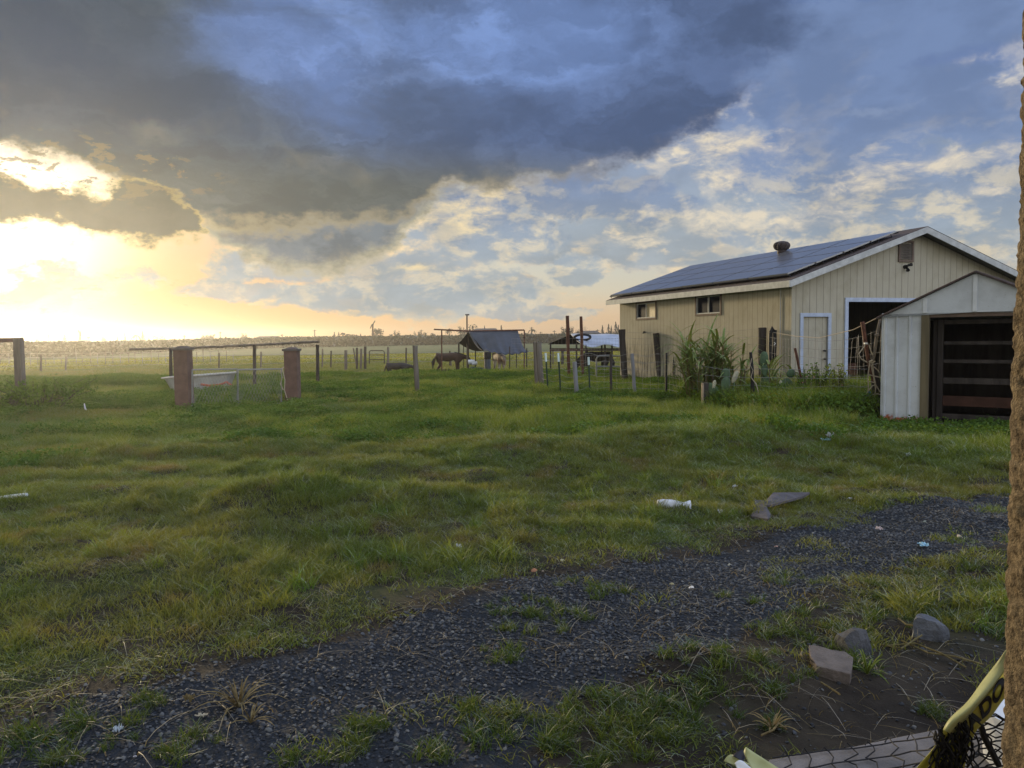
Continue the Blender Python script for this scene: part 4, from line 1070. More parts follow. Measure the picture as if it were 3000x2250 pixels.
post(1667, 925, 28.0, 10, M['rust'], 'left one of two tall rusty poles, thicker and slightly nearer the tarp', 1662, name='tall_pole', cat='pole', group='pair of tall rusty poles')
post(1708, 927, 28.0, 9, M['rust'], 'right one of two tall rusty poles, next to the white shelter hoop', 1702, name='tall_pole', cat='pole', group='pair of tall rusty poles')
sp = empty('short_post', gpY(2066, 16.2), 'short square post with a pale split face in front of the cane', 'post')
m_ = MB(); b = gpY(2068, 16.2); t = colz(2068, 1122, 16.2); m_.box((b + t) / 2 - V3(0, 0, .05), (.12, .12, (t - b).z + .1)); m_.build('core', M['darkwood'], sp)
m_ = MB(); m_.box((b + t) / 2 - V3(.075, 0.02, .05), (.03, .12, (t - b).z + .1)); m_.build('pale_face', mat('pale_timber', (.34, .27, .20), .9), sp)
# T-posts with white tops
tp0 = None
for px, pt, yt, Yd, lab in ((1606, 1598, 1034, 19.6, 'leftmost white-topped green steel stake of the yard fence'), (1643, 1635, 1034, 19.2, 'white-topped green steel stake, second from the thick weathered post'), (1728, 1724, 1046, 19.0, 'white-topped green steel stake right of the tall rusty poles')):
    b, t = gpY(px, Yd), colz(pt, yt, Yd); e_ = empty('steel_stake', b, lab, 'stake', 'green steel stakes with white tops'); L = t - b
    m_ = MB(); m_.tube([b - V3(0, 0, .1), b + L * .80], .024, 3); m_.tube([b - V3(0, 0, .1), b + L * .80], .018, 4); m_.build('shaft', M['tgreen'], e_)
    m_ = MB(); m_.tube([b + L * .80, t], .026, 4); m_.build('white_top', M['twhite'], e_)
# --- wires of the yard fence
wf = empty('wire_fence', gpY(1586, 21), 'thin sagging wire field fence running along the stakes towards the shed', 'wire fence')
knots = [(1586, 21.0), (1606, 19.6), (1643, 19.2), (1690, 19.0), (1728, 19.0), (1790, 19.0), (1861, 18.6), (1952, 18.2), (2068, 16.4), (2205, 15.8), (2540, 14.3)]
kp = [gpY(*q) for q in knots]
for zi, zz_ in enumerate((.12, .26, .40, .56, .72, .90, 1.08)):
    m_ = MB()
    for a_, b in zip(kp[:-1], kp[1:]):
        if zz_ > .9 and a_ is kp[8]: break
        sg = random.uniform(.0, .05); m_.tube([a_ + V3(0, 0, zz_), a_.lerp(b, .35) + V3(0, 0, zz_ - sg), a_.lerp(b, .7) + V3(0, 0, zz_ - sg * random.uniform(-.5, 1)), b + V3(0, 0, zz_)], .0038 if zi > 3 else .003, 4, cap=False)
    m_.build('strand', M['wire'], wf)
m_ = MB()
for a_, b in zip(kp[4:-1], kp[5:]):
    n = int((b - a_).length / .16)
    for i in range(n): q = a_.lerp(b, i / n); m_.tube([q + V3(0, 0, .12), q + V3(random.uniform(-.02, .02), 0, .9)], .0022, 3, cap=False)
m_.build('stay_wire', M['wire'], wf)
# --- taller mesh fence right along the barn
tf = empty('mesh_fence', gpY(1831, 25.2), 'tall woven wire mesh fence along the barn side and in front of its door', 'wire fence')
kq = [gpY(*q) for q in [(1500, 30.0), (1700, 27.6), (1831, 25.2), (1936, 24.3), (1983, 23.5), (2232, 19.3), (2345, 16.9), (2470, 15.4), (2585, 13.9)]]
top_z = [1.75, 1.78, 1.75, 1.70, 1.62, 1.72, 1.62, 1.60, 1.85]
for zi in range(9):
    m_ = MB(); f_ = 1 - zi / 9.0
    for i in range(len(kq) - 1):
        a_, b = kq[i], kq[i + 1]; za, zb2 = top_z[i] * f_, top_z[i + 1] * f_
        if zi == 0 and i >= 5: continue
        m_.tube([a_ + V3(0, 0, za), a_.lerp(b, .5) + V3(0, 0, (za + zb2) / 2 - .03), b + V3(0, 0, zb2)], .0032, 4, cap=False)
    m_.build('strand', M['wire'], tf)
m_ = MB()
for i in range(len(kq) - 1):
    a_, b = kq[i], kq[i + 1]; n = int((b - a_).length / .17)
    for j in range(n):
        q = a_.lerp(b, j / n); zt = top_z[i] + (top_z[i + 1] - top_z[i]) * j / n; ln_ = .10 if i >= 6 else 0
        m_.tube([q + V3(0, 0, .1), q + V3(ln_ * math.sin(j), 0, zt * .89)], .0024, 3, cap=False)
m_.build('stay_wire', M['wire'], tf)
m_ = MB(); q0, q1, q2 = colz(2255, 972, 19.0), colz(2400, 990, 16.5), colz(2588, 922, 13.8)
m_.tube([q0, colz(2330, 985, 17.6), q1, colz(2500, 966, 14.9), q2], .008, 5)
tag(m_.build('rope', M['rope'], origin=q1), 'slack brown rope strung from the mossy post across the barn door to the shed eave', 'rope')
# black tube hung on the fence
bt = empty('hanging_tube', colz(2264, 1060, 18.8), 'black rubber tube looped over the fence beside the mossy post', 'rubber tube')
m_ = MB(); Yt = 18.8
m_.tube([colz(2258, 975, Yt), colz(2264, 960, Yt), colz(2270, 968, Yt), colz(2270, 1010, Yt), colz(2268, 1056, Yt), colz(2262, 1062, Yt), colz(2258, 1050, Yt), colz(2257, 1010, Yt), colz(2258, 975, Yt)], .048, 9, flat=.8)
m_.build('tube', M['black'], bt); m_ = MB(); m_.tube([colz(2268, 1003, Yt - .07), colz(2272, 1006, Yt - .07), colz(2268, 1011, Yt - .07)], .012, 5); m_.build('white_mark', M['white'], bt)
# leaning rod and wrapped stake
post(2368, 1020, 16.2, 8, M['rust'], 'red-brown rod leaning left in front of the cream door', 2329, name='leaning_rod', cat='rod')
ws = empty('wrapped_stake', gpY(2210, 15.6), 'crooked dark stake wrapped in torn black plastic with white string', 'stake')
m_ = MB(); Yw = 15.6; m_.tube([gpY(2212, Yw), colz(2206, 1150, Yw), colz(2204, 1120, Yw), colz(2203, 1080, Yw), colz(2199, 1032, Yw)], [.05, .05, .035, .04, .03], 8); m_.build('shaft', M['black'], ws)
m_ = MB(); m_.tube([colz(2202, 1050, Yw - .05), colz(2198, 1070, Yw - .06), colz(2206, 1085, Yw - .05), colz(2200, 1105, Yw - .06), colz(2215, 1125, Yw - .08), colz(2222, 1150, Yw - .1), colz(2218, 1168, Yw - .1), colz(2227, 1158, Yw - .1), colz(2226, 1185, Yw - .1)], [.006, .006, .006, .008, .012, .008, .006, .014, .014], 6); m_.build('string', M['rope'], ws)
# --- rope-tied post by the shed
rp = empty('rope_wrapped_post', gpY(2582, 14.0), 'rotten dark post bound with pale ropes beside the white shed', 'post')
Yp = 14.0
m_ = MB(); m_.tube([gpY(2585, Yp) - V3(0, 0, .1), colz(2575, 1180, Yp), colz(2566, 1120, Yp), colz(2560, 1068, Yp)], [.10, .095, .08, .05], 9); m_.build('shaft', M['darkwood'], rp)
m_ = MB(); m_.tube([colz(2560, 1120, Yp - .05), colz(2545, 1060, Yp - .02), colz(2535, 1000, Yp), colz(2527, 943, Yp)], [.03, .034, .036, .04], 7); m_.build('stake', M['rust'], rp)
m_ = MB(); m_.tube([colz(2553, 1075, Yp - .1), colz(2562, 1035, Yp - .1), colz(2569, 985, Yp - .1), colz(2578, 935, Yp - .05)], [.025, .028, .03, .02], 7); m_.tube([colz(2570, 985, Yp - .14), colz(2568, 978, Yp - .14)], .045, 8); m_.build('stick', M['wood'], rp)
for i, L_ in enumerate([[(2534, 1012), (2516, 1037), (2523, 1052), (2541, 1062)], [(2548, 1060), (2543, 1100), (2544, 1140), (2541, 1155)], [(2556, 1062), (2560, 1100), (2566, 1130), (2563, 1160), (2551, 1165)],
                        [(2565, 1140), (2560, 1108), (2552, 1068)], [(2546, 1098), (2562, 1102), (2580, 1106)], [(2547, 1118), (2565, 1122)], [(2541, 1150), (2530, 1180), (2525, 1190)], [(2569, 1205), (2584, 1180), (2591, 1165), (2596, 1195)],
                        [(2544, 1145), (2556, 1130), (2566, 1128), (2578, 1148)], [(2556, 1156), (2570, 1154), (2582, 1157)], [(2546, 1060), (2556, 1056), (2563, 1058), (2556, 1063), (2547, 1061)], [(2546, 1012), (2552, 1030), (2557, 1040)], [(2560, 1075), (2572, 1085), (2576, 1092)]]):
    m_ = MB(); m_.tube([colz(x_, y_, Yp - .14 - .01 * (i % 3)) for x_, y_ in L_], .011 if i not in (10,) else .018, 6); m_.build('rope', M['rope'], rp)
m_ = MB(); m_.tube([colz(2545, 1147, Yp - .12), colz(2546, 1158, Yp - .12), colz(2544, 1170, Yp - .1), colz(2540, 1176, Yp - .1)], [.03, .045, .03, .008], 6, flat=.4); m_.build('blue_rag', M['blue'], rp)
m_ = MB(); m_.box(colz(2536, 1006, Yp - .05), (.05, .06, .03)); m_.build('white_band', M['white'], rp)

# ============================================================ blue tarp shelter with horse, cows and clutter
YT = 45.0
M['tarp'] = mat('slate_tarp', (.036, .045, .062), .55, .3, 1.5, bump=.3, bscale=6, spec=.35)
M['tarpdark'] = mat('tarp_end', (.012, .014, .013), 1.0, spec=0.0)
ts = empty('tarp_shelter', gpY(1440, YT), 'slate-blue tarpaulin shelter pitched over a pipe ridge in the paddock', 'tarp shelter')
def T_(px, py, dy=0.0): return colz(px, py, YT + dy)
nx, ny = 26, 14; vs0 = []
for j in range(ny + 1):
    f_ = j / ny
    for i in range(nx + 1):
        e_ = i / nx
        top = T_(1372, 971, 0).lerp(T_(1517, 970, 0), e_); bot = T_(1421, 1027, -3.0).lerp(T_(1549, 1031, -3.0), e_)
        p = top.lerp(bot, f_); p.z -= .35 * math.sin(math.pi * f_) * (.35 + .65 * abs(2 * e_ - 1)) * .9 + .18 * math.sin(math.pi * e_) * f_ ** 3
        p.z += .035 * math.sin(e_ * 40 + f_ * 5) * f_; p.y += .08 * math.sin(e_ * 23 + 2) * f_
        vs0.append(p)
m_ = MB(); m_.raw(vs0, [(j * (nx + 1) + i, j * (nx + 1) + i + 1, (j + 1) * (nx + 1) + i + 1, (j + 1) * (nx + 1) + i) for j in range(ny) for i in range(nx)])
o_ = m_.build('front_sheet', M['tarp'], ts, smooth=True); sd2 = o_.modifiers.new('t', 'SOLIDIFY'); sd2.thickness = .02
vs0 = []
for j in range(9):
    f_ = j / 8
    for i in range(11):
        e_ = i / 10; top = T_(1372, 971, 0).lerp(T_(1517, 970, 0), e_); bot = T_(1344, 1004, 3.2).lerp(T_(1500, 1004, 3.2), e_); p = top.lerp(bot, f_); p.z -= .2 * math.sin(math.pi * f_); vs0.append(p)
m_ = MB(); m_.raw(vs0, [(j * 11 + i, j * 11 + i + 1, (j + 1) * 11 + i + 1, (j + 1) * 11 + i) for j in range(8) for i in range(10)])
o_ = m_.build('back_sheet', M['tarpdark'], ts, smooth=True); sd2 = o_.modifiers.new('t', 'SOLIDIFY'); sd2.thickness = .02
m_ = MB(); m_.raw([T_(1372, 974, .05), T_(1346, 1005, 3.0), T_(1362, 1016, 1.6), T_(1385, 1026, .2), T_(1400, 1029, -1.2), T_(1418, 1028, -2.8), T_(1396, 1000, -1.0)], [(0, 1, 2), (0, 2, 3), (0, 3, 4), (0, 4, 6), (4, 5, 6)])
o_ = m_.build('end_flap', M['tarpdark'], ts); sd2 = o_.modifiers.new('t', 'SOLIDIFY'); sd2.thickness = .02
m_ = MB(); m_.tube([T_(1271, 965), T_(1370, 970), T_(1536, 967)], .045, 7); m_.build('ridge_pipe', M['rust'], ts)
for px, yt, dy, w in ((1294, 965, 0, 4.0), (1536, 967, 0, 4.0), (1344, 1006, 2.9, 5), (1372, 985, .3, 4), (1393, 1014, .3, 3.4), (1358, 1010, 2.9, 2.4), (1513, 1020, 1.5, 3), (1543, 1020, -2.9, 3.4), (1493, 1015, -3.2, 3.2), (1421, 1030, -2.9, 7)):
    m_ = MB(); b = gpY(px, YT + dy); m_.tube([b, T_(px, yt, dy)], w * YT / F / 2, 7); m_.build('pole', M['rust'] if w == 4.0 and dy == 0 else M['darkwood'], ts)
post(1369, 922, 46.0, 4.6, M['wood'], 'tallest weathered pole with a small crosspiece, rising behind the tarp shelter', 1368, name='tall_pole', cat='pole')
m_ = MB(); m_.tube([colz(1363, 922, 46), colz(1375, 922, 46)], .04, 6); m_.build('crosspiece', M['wood'], bpy.data.objects[[o.name for o in bpy.data.objects if o.name.startswith('tall_pole')][-1]])
cr = bpy.data.objects[[o.name for o in bpy.data.objects if o.name == 'crosspiece'][0]]; cr.location = cr.location - cr.parent.location

def quad(name, Yd, px, face, mt, lab, head='low', scale=1.0, cat='horse', yaw=0.0, parts=(), sink=0.0):
    """a standing horse or cow as one skinned body; built facing +X at the origin, then turned"""
    J = {'rump': (-.72, 0, 1.22, .26), 'croup': (-.45, 0, 1.30, .29), 'mid': (-.05, 0, 1.20, .31), 'with': (.35, 0, 1.30, .27), 'chest': (.58, 0, 1.12, .24),
         'tail1': (-.92, 0, 1.15, .06), 'tail2': (-1.02, 0, .70, .05)}
    if head == 'low': N = [(.82, 0, 1.24, .17), (1.05, 0, 1.22, .13), (1.25, 0, 1.12, .13), (1.36, 0, .88, .09), (1.40, 0, .72, .075)]
    elif head == 'graze': N = [(.86, 0, .98, .17), (1.08, 0, .66, .13), (1.22, 0, .42, .13), (1.34, 0, .22, .09), (1.38, 0, .10, .075)]
    else: N = [(.78, 0, 1.45, .17), (.98, 0, 1.68, .13), (1.10, 0, 1.80, .13), (1.30, 0, 1.66, .09), (1.42, 0, 1.55, .075)]
    V = [J['croup'], J['rump'], J['tail1'], J['tail2'], J['mid'], J['with'], J['chest']] + N
    E = [(0, 1), (1, 2), (2, 3), (0, 4), (4, 5), (5, 6), (6, 7), (7, 8), (8, 9), (9, 10), (10, 11)]
    for sy in (-1, 1):
        b = len(V); V += [(-.62, .17 * sy, .98, .17), (-.55, .17 * sy, .74, .10), (-.74, .17 * sy, .50, .065), (-.70, .17 * sy, .22, .045), (-.68, .17 * sy, .03, .06)]
        E += [(1, b), (b, b + 1), (b + 1, b + 2), (b + 2, b + 3), (b + 3, b + 4)]
        b = len(V); V += [(.50, .15 * sy, .88, .13), (.48, .15 * sy, .64, .085), (.50, .15 * sy, .42, .06), (.49, .15 * sy, .20, .042), (.52, .15 * sy, .03, .058)]
        E += [(6, b), (b, b + 1), (b + 1, b + 2), (b + 2, b + 3), (b + 3, b + 4)]
    me = bpy.data.meshes.new(name); me.from_pydata([q[:3] for q in V], E, []); o = bpy.data.objects.new(name, me); C.objects.link(o)
    o.modifiers.new('s', 'SKIN')
    me.skin_vertices[0].data[0].use_root = True
    for i, q in enumerate(V): me.skin_vertices[0].data[i].radius = (q[3], q[3]); 
    sb = o.modifiers.new('u', 'SUBSURF'); sb.levels = sb.render_levels = 2
    bpy.context.view_layer.update(); dg = bpy.context.evaluated_depsgraph_get()
    nm = bpy.data.meshes.new_from_object(o.evaluated_get(dg)); o.modifiers.clear(); o.data = nm; nm.materials.clear(); nm.materials.append(mt)
    for p_ in nm.polygons: p_.use_smooth = True
    g_ = gpY(px, Yd); o.location = g_ - V3(0, 0, sink); o.rotation_euler = (0, 0, face + yaw); o.scale = (scale,) * 3
    h = V3(*N[2][:3]); n1 = V3(*N[0][:3])
    def child(mb, nm_, m2):
        c = mb.build(nm_, m2); c.parent = o; return c
    e = MB()
    for sy in (-1, 1): e = MB(); e.tube([h + V3(-.02, .07 * sy, .08), h + V3(-.02, .09 * sy, .15), h + V3(.0, .10 * sy, .21)], [.03, .04, .006], 6); child(e, 'ear', mt)
    if cat == 'horse':
        e = MB(); e.tube([V3(.35, 0, 1.53), n1 + V3(-.02, 0, .17), h + V3(-.06, 0, .14)], [.03, .05, .04], 6, flat=2.2); child(e, 'mane', M['dark'])
        e = MB(); e.tube([V3(-.98, 0, 1.14), V3(-1.08, 0, .9), V3(-1.06, 0, .5)], [.05, .08, .03], 7); child(e, 'tail', M['dark'])
    return tag(o, lab, cat)
M['bay'] = mat('bay_coat', (.050, .026, .018), .7, .3, 3)
M['blk'] = mat('black_coat', (.016, .014, .016), .6, .3, 3)
M['pied'] = mat('brown_and_white_coat', (.19, .10, .065), .8, .1, 1.6, col2=(.55, .50, .44))
quad('horse', 47.0, 1317, 0, M['bay'], 'brown horse standing in profile with lowered head left of the tarp shelter', 'low', .95)
quad('horse', 37.0, 1741, math.pi, M['blk'], 'black horse bent to graze under the white shelter', 'graze', .92, yaw=.25)
quad('cow', 50.0, 1165, 0, M['blk'], 'dark cow lying low beside the far pipe gate', 'low', .85, cat='cow', sink=.5)
quad('cow', 46.0, 1464, R(-75), M['pied'], 'brown and white cow standing under the blue tarp', 'low', .92, cat='cow')
# rail and heap in front of the brown horse
hp = MB()
for i in range(60):
    q = gpY(1300 + 90 * random.random(), 43.2 + random.random() * 1.2); hp.tube([q + V3(random.uniform(-.9, .9), random.uniform(-.3, .3), random.uniform(0, .25)), q + V3(random.uniform(-.5, .5), 0, random.uniform(.1, .55))], random.uniform(.03, .09), 5)
tag(hp.build('brush_heap', M['brush'], origin=gpY(1345, 43.5)), 'low brown heap of brushwood in front of the brown horse', 'brush heap')
for px, py, s_, mt, lab in ((1381, 1062, .18, M['white'], 'white bucket lying on the heap left of the black barrel'), (1390, 1066, .15, M['white'], 'smaller white bucket right of the lying bucket'), (1396, 1074, .38, mat('navy_tarp', (.04, .05, .12), .6), 'folded navy blue tarp on the grass by the heap')):
    q = colz(px, py, 43.4); m_ = MB()
    if s_ < .3: m_.tube([q - V3(s_, 0, -.03), q - V3(s_ * .95, 0, -.03), q + V3(s_, .05, .05)], [s_ * .6, s_ * .75, s_ * .6], 12); nm_, ct = 'bucket', 'bucket'
    else:
        m_.box(q - V3(0, 0, .12), (s_ * 2.2, .5, .16), Matrix.Rotation(.1, 3, 'Y'), .8); nm_, ct = 'folded_tarp', 'tarp'
    tag(m_.build(nm_, mt, origin=q), lab, ct)
br = empty('barrel', gpY(1429, 41.5), 'black barrel on a grey drum at the front corner of the blue tarp', 'barrel')
q = gpY(1429, 41.5); za, zm, zt = q.z, colz(1429, 1052, 41.5).z, colz(1429, 1030, 41.5).z
m_ = MB(); m_.tube([q, V3(q.x, q.y, zm)], .17, 14); m_.build('drum', mat('grey_drum', (.06, .07, .085), .6), br)
m_ = MB(); m_.tube([V3(q.x, q.y, zm), V3(q.x, q.y, zm + .06), V3(q.x, q.y, zt - .05), V3(q.x, q.y, zt)], [.17, .20, .20, .17], 14); m_.build('black_top', M['black'], br)

# ============================================================ white tarp shelter left of the barn
YS = 36.0
M['whitetarp'] = mat('white_blue_tarp', (.40, .44, .52), .6, .22, 1.3, bump=.3, bscale=5)
s2 = empty('tarp_shelter', gpY(1740, YS), 'pale blue-white tarp roof on poles close to the barn\'s far corner', 'tarp shelter')
def S_(px, py, dy=0.0): return colz(px, py, YS + dy)
vs0 = []
for j in range(9):
    f_ = j / 8
    for i in range(21):
        e_ = i / 20; p = S_(1672, 979, 0).lerp(S_(1900, 981, 0), e_).lerp(S_(1714, 1014, -3.0).lerp(S_(1930, 1014, -3.0), e_), f_)
        p.z += .05 * math.sin(e_ * 17 + f_ * 3) * (.3 + f_) - .12 * math.sin(math.pi * f_); vs0.append(p)
m_ = MB(); m_.raw(vs0, [(j * 21 + i, j * 21 + i + 1, (j + 1) * 21 + i + 1, (j + 1) * 21 + i) for j in range(8) for i in range(20)])
o_ = m_.build('front_sheet', M['whitetarp'], s2, smooth=True); q2 = o_.modifiers.new('t', 'SOLIDIFY'); q2.thickness = .02
m_ = MB(); m_.raw([S_(1672, 980, .05), S_(1606, 1008, 3.4), S_(1700, 1005.5, .4), S_(1710, 1012, -2.8), S_(1900, 981, .05), S_(1850, 1008, 3.4)], [(0, 1, 2), (0, 2, 3), (0, 4, 5, 1)])
o_ = m_.build('back_sheet', M['tarpdark'], s2); q2 = o_.modifiers.new('t', 'SOLIDIFY'); q2.thickness = .02
for px, yt, dy in ((1613, 1006, 3.2), (1689, 1004, 1.0), (1702, 1006, -.4), (1716, 1010, -2.8), (1763, 1008, 2), (1772, 1008, -2.8), (1793, 1010, -2.8)):
    m_ = MB(); m_.tube([gpY(px, YS + dy), S_(px, yt, dy)], .04, 6); m_.build('pole', M['darkwood'], s2)
for zy, dy in ((1022, 3.3), (1026, -1.8)):
    m_ = MB(); m_.tube([S_(1610, zy, dy), S_(1900, zy, dy)], .03, 6); m_.build('rail', M['rust'], s2)
m_ = MB(); cc_ = S_(1706, 990, -1.4); pth = [cc_ + V3(math.cos(a) * .36, -.28 * math.sin(a), .13 * math.sin(a) + .02) for a in np.linspace(0, 6.283, 24)]
m_.tube(pth, .055, 8); tag(m_.build('old_tyre', M['dark'], origin=cc_), 'worn grey hoop of a tyre lying on the white tarp roof', 'tyre')

# ============================================================ far paddock fence, gates
YF = 63.0
farp = [(120, 1040, 7), (193, 1042, 5), (642, 1034, 5), (765, 1030, 6), (930, 1028, 8), (945, 1022, 5), (970, 1028, 5), (1013, 1026, 10), (1046, 1019, 7), (1058, 1021, 8), (1070, 1015, 9), (1137, 1017, 8), (1190, 1019, 5), (1322, 1034, 4), (1318, 1028, 5), (1620, 1026, 5), (1648, 1022, 9)]
for i, (px, yt, w) in enumerate(farp):
    p_ = post(px, yt, YF - (6 if 1000 < px < 1200 else 0), w * .9, M['wood'] if i % 2 else M['darkwood'], '%s paddock post %s' % (['thin', 'stout'][w > 6], ['at the far left, nearest the image edge', 'second from the far left, near the pale gap in the vines', 'between the two red gate pillars, left one', 'between the two red gate pillars, just right of the rail post', 'first thick one right of the right red pillar', 'thin and close to the first thick one, right of the red pillar', 'slight and low, third right of the right red pillar', 'dark and thick, left of the leaning stakes', 'pale upright among the cluster of leaning stakes', 'short upright in the middle of the stake cluster', 'tallest and rightmost of the stake cluster', 'directly left of the dark cow', 'just right of the dark cow', 'small one behind the brown horse', 'slender one right above the brown horse\'s neck', 'thin, left under the white shelter roof', 'thick, mid white shelter'][i]), group='posts of the far paddock fence')
post(1047, 1020, 57, 4, M['wood'], 'thin stake leaning left, leftmost of the stake cluster in the paddock', 1035, name='leaning_stake', cat='stake')
pf = empty('pipe_fence', gpY(600, YF), 'long thin wire-and-rail fence crossing the far paddock', 'fence')
for zz_ in (.45, .8, 1.15):
    m_ = MB(); pr = [gpY(px, YF) for px in range(-300, 1900, 100)]; m_.tube([q + V3(0, 0, zz_) for q in pr], .018 if zz_ > 1 else .012, 4, cap=False); m_.build('rail', M['wire'], pf)
lp_ = empty('vineyard_fence', gpY(80, 75), 'row of pale stakes and one wire in front of the vines at the left', 'fence')
m_ = MB(); m_.tube([gpY(px, 75) + V3(0, 0, 1.3) for px in range(-200, 760, 60)], .02, 4); m_.build('wire', M['wire'], lp_)
for i in range(34):
    px = -40 + i * 22 + random.uniform(-3, 3); b = gpY(px, 75); m_ = MB(); m_.tube([b, b + V3(0, 0, random.uniform(1.0, 1.6))], .03, 5); m_.build('stake', M['galv'] if i % 3 == 0 else M['wood'], lp_)
def pipe_gate(pts, n, r, label, m, Yd):
    g_ = empty('pipe_gate', gpY(pts[0][0], Yd), label, 'gate'); (xa, yt), (xb, yb) = pts
    P = lambda x_, y_: colz(x_, y_, Yd); rx = (xb - xa) * .12
    m_ = MB(); m_.tube([P(xa, yb), P(xa, yt + rx), P(xa + rx * .3, yt + rx * .3), P(xa + rx, yt), P(xb - rx, yt), P(xb - rx * .3, yt + rx * .3), P(xb, yt + rx), P(xb, yb)], r, 7); m_.build('frame', m, g_)
    for i in range(1, n):
        y_ = yt + (yb - yt) * i / n; m_ = MB(); m_.tube([P(xa, y_), P(xb, y_)], r * .8, 6); m_.build('bar', m, g_)
pipe_gate([(1082, 1027), (1126, 1066)], 3, .035, 'grey pipe gate with rounded corners in the far paddock fence', M['darkwood'], 57)
pipe_gate([(1747, 1043), (1832, 1104)], 2, .028, 'pale bent-pipe gate between the tall poles and the barn', M['galv'], 27)

# ============================================================ plants by the barn
def mass(n, fn, size, m, name, parent=None, seed=0, asp=.5):
    r = np.random.RandomState(seed); P = np.array([fn(r) for _ in range(n)])
    u_ = r.randn(n, 3); u_ /= np.linalg.norm(u_, axis=1)[:, None]; w_ = np.cross(u_, r.randn(n, 3)); w_ /= np.linalg.norm(w_, axis=1)[:, None]
    s_ = (size * (.5 + r.rand(n)))[:, None]
    V = np.stack([P - u_ * s_ * .5, P + w_ * s_ * asp * .5, P + u_ * s_ * .5, P - w_ * s_ * asp * .5], 1).reshape(-1, 3)
    o = np_mesh(name, V, np.arange(4 * n).reshape(n, 4), m)
    if parent is not None: o.parent = parent; o.location = -parent.location
    return o
def cane(px, Yd, n, H, lab, seed, spread=.35):
    r = random.Random(seed); b = gpY(px, Yd); e_ = empty('cane_plant', b, lab, 'cane'); st, lv_ = MB(), MB()
    for i in range(n):
        a = r.uniform(0, 6.28); d = spread * math.sqrt(r.random()); q = b + V3(d * math.cos(a), d * math.sin(a)); h = H * r.uniform(.45, .8); ln_ = V3(math.cos(a), math.sin(a)) * r.uniform(0, .35)
        st.tube([q, q + ln_ * .4 + V3(0, 0, h * .5), q + ln_ + V3(0, 0, h)], [.016, .014, .010], 6)
        for j in range(7):
            f_ = .35 + .65 * j / 6; o = q + ln_ * f_ * f_ + V3(0, 0, h * f_); th = r.uniform(0, 6.28); L = r.uniform(.5, 1.0) * H * .62; out = V3(math.cos(th), math.sin(th)); dr_ = r.uniform(.2, .9)
            pth, wd = [], []
            for s_ in range(7):
                t = s_ / 6; pth.append(o + out * L * (.55 * t + .15 * t * t) * (1.2 if dr_ > .5 else .8) + V3(0, 0, L * (.85 * t - dr_ * .95 * t * t))); wd.append(.052 * (1 - t ** 2.2) + .003)
            sdv = out.cross(V3(0, 0, 1)); lv_.ribbon(pth, wd, lambda k_, s=sdv: s, .001)
    st.build('stalks', M['dry'], e_); lv_.build('foliage', M['cane'], e_)
cane(2050, 17.2, 26, 1.95, 'tall green cane clump in front of the barn side wall, left and largest', 1, .34)
cane(2140, 16.9, 16, 1.75, 'green cane clump directly behind the prickly pear', 2, .28)
cane(2262, 17.0, 11, 1.25, 'small half-dry cane clump below the mossy post', 3, .25)
def pads(L, Yd, lab, seed):
    b = gpY(L[0][0], Yd); e_ = empty('prickly_pear', b, lab, 'cactus')
    for i, (px, py, rx, ry, ang, yaw, m) in enumerate(L):
        c = colz(px, py, Yd - .03 * (i % 4)); s_ = Yd / F; vs0, n, k_ = [], 12, 6
        Mx = Matrix.Rotation(R(yaw), 3, 'Z') @ Matrix.Rotation(R(ang), 3, 'Y')
        for a_ in range(k_ + 1):
            la = math.pi * a_ / k_
            for j in range(n):
                lo = 2 * math.pi * j / n; q = V3(rx * s_ * math.sin(la) * math.cos(lo) * (1 + .15 * math.cos(la)), .028 * math.sin(la) * math.sin(lo), ry * s_ * math.cos(la)); vs0.append(c + Mx @ q)
        m_ = MB(); m_.raw(vs0, [(a_ * n + j, a_ * n + (j + 1) % n, (a_ + 1) * n + (j + 1) % n, (a_ + 1) * n + j) for a_ in range(k_) for j in range(n)])
        m_.build('pad', M[m], e_, smooth=True)
Cg, Cd = 'cactus', 'cactusdry'
pads([(2125, 1170, 17, 26, 8, 0, Cg), (2100, 1155, 14, 25, -14, 30, Cg), (2082, 1140, 11, 20, -12, -30, Cg), (2126, 1128, 16, 24, 5, 10, Cg), (2127, 1098, 14, 20, -6, 0, Cg), (2153, 1105, 9, 21, 28, 20, Cd), (2092, 1128, 8, 16, 20, 40, Cd), (2145, 1160, 13, 25, 14, -20, Cg), (2078, 1172, 12, 18, -10, 10, Cg), (2150, 1140, 7, 22, 10, 60, Cg)], 16.2, 'large prickly pear with dark green pads beside the short square post', 1)
pads([(2241, 1120, 13, 22, 0, 0, Cg), (2238, 1054, 13, 25, 3, 0, Cg), (2240, 1085, 12, 20, -3, 20, Cg), (2252, 1140, 11, 20, 12, 10, Cg)], 16.6, 'upright prickly pear climbing in front of the mossy post', 2)
pads([(2304, 1128, 18, 20, 10, 0, Cg), (2317, 1094, 13, 15, 70, 10, Cg), (2285, 1128, 7, 16, 25, 30, Cd), (2296, 1150, 14, 14, 0, -20, Cg)], 16.3, 'squat prickly pear near the barn corner with one pad standing sideways', 3)
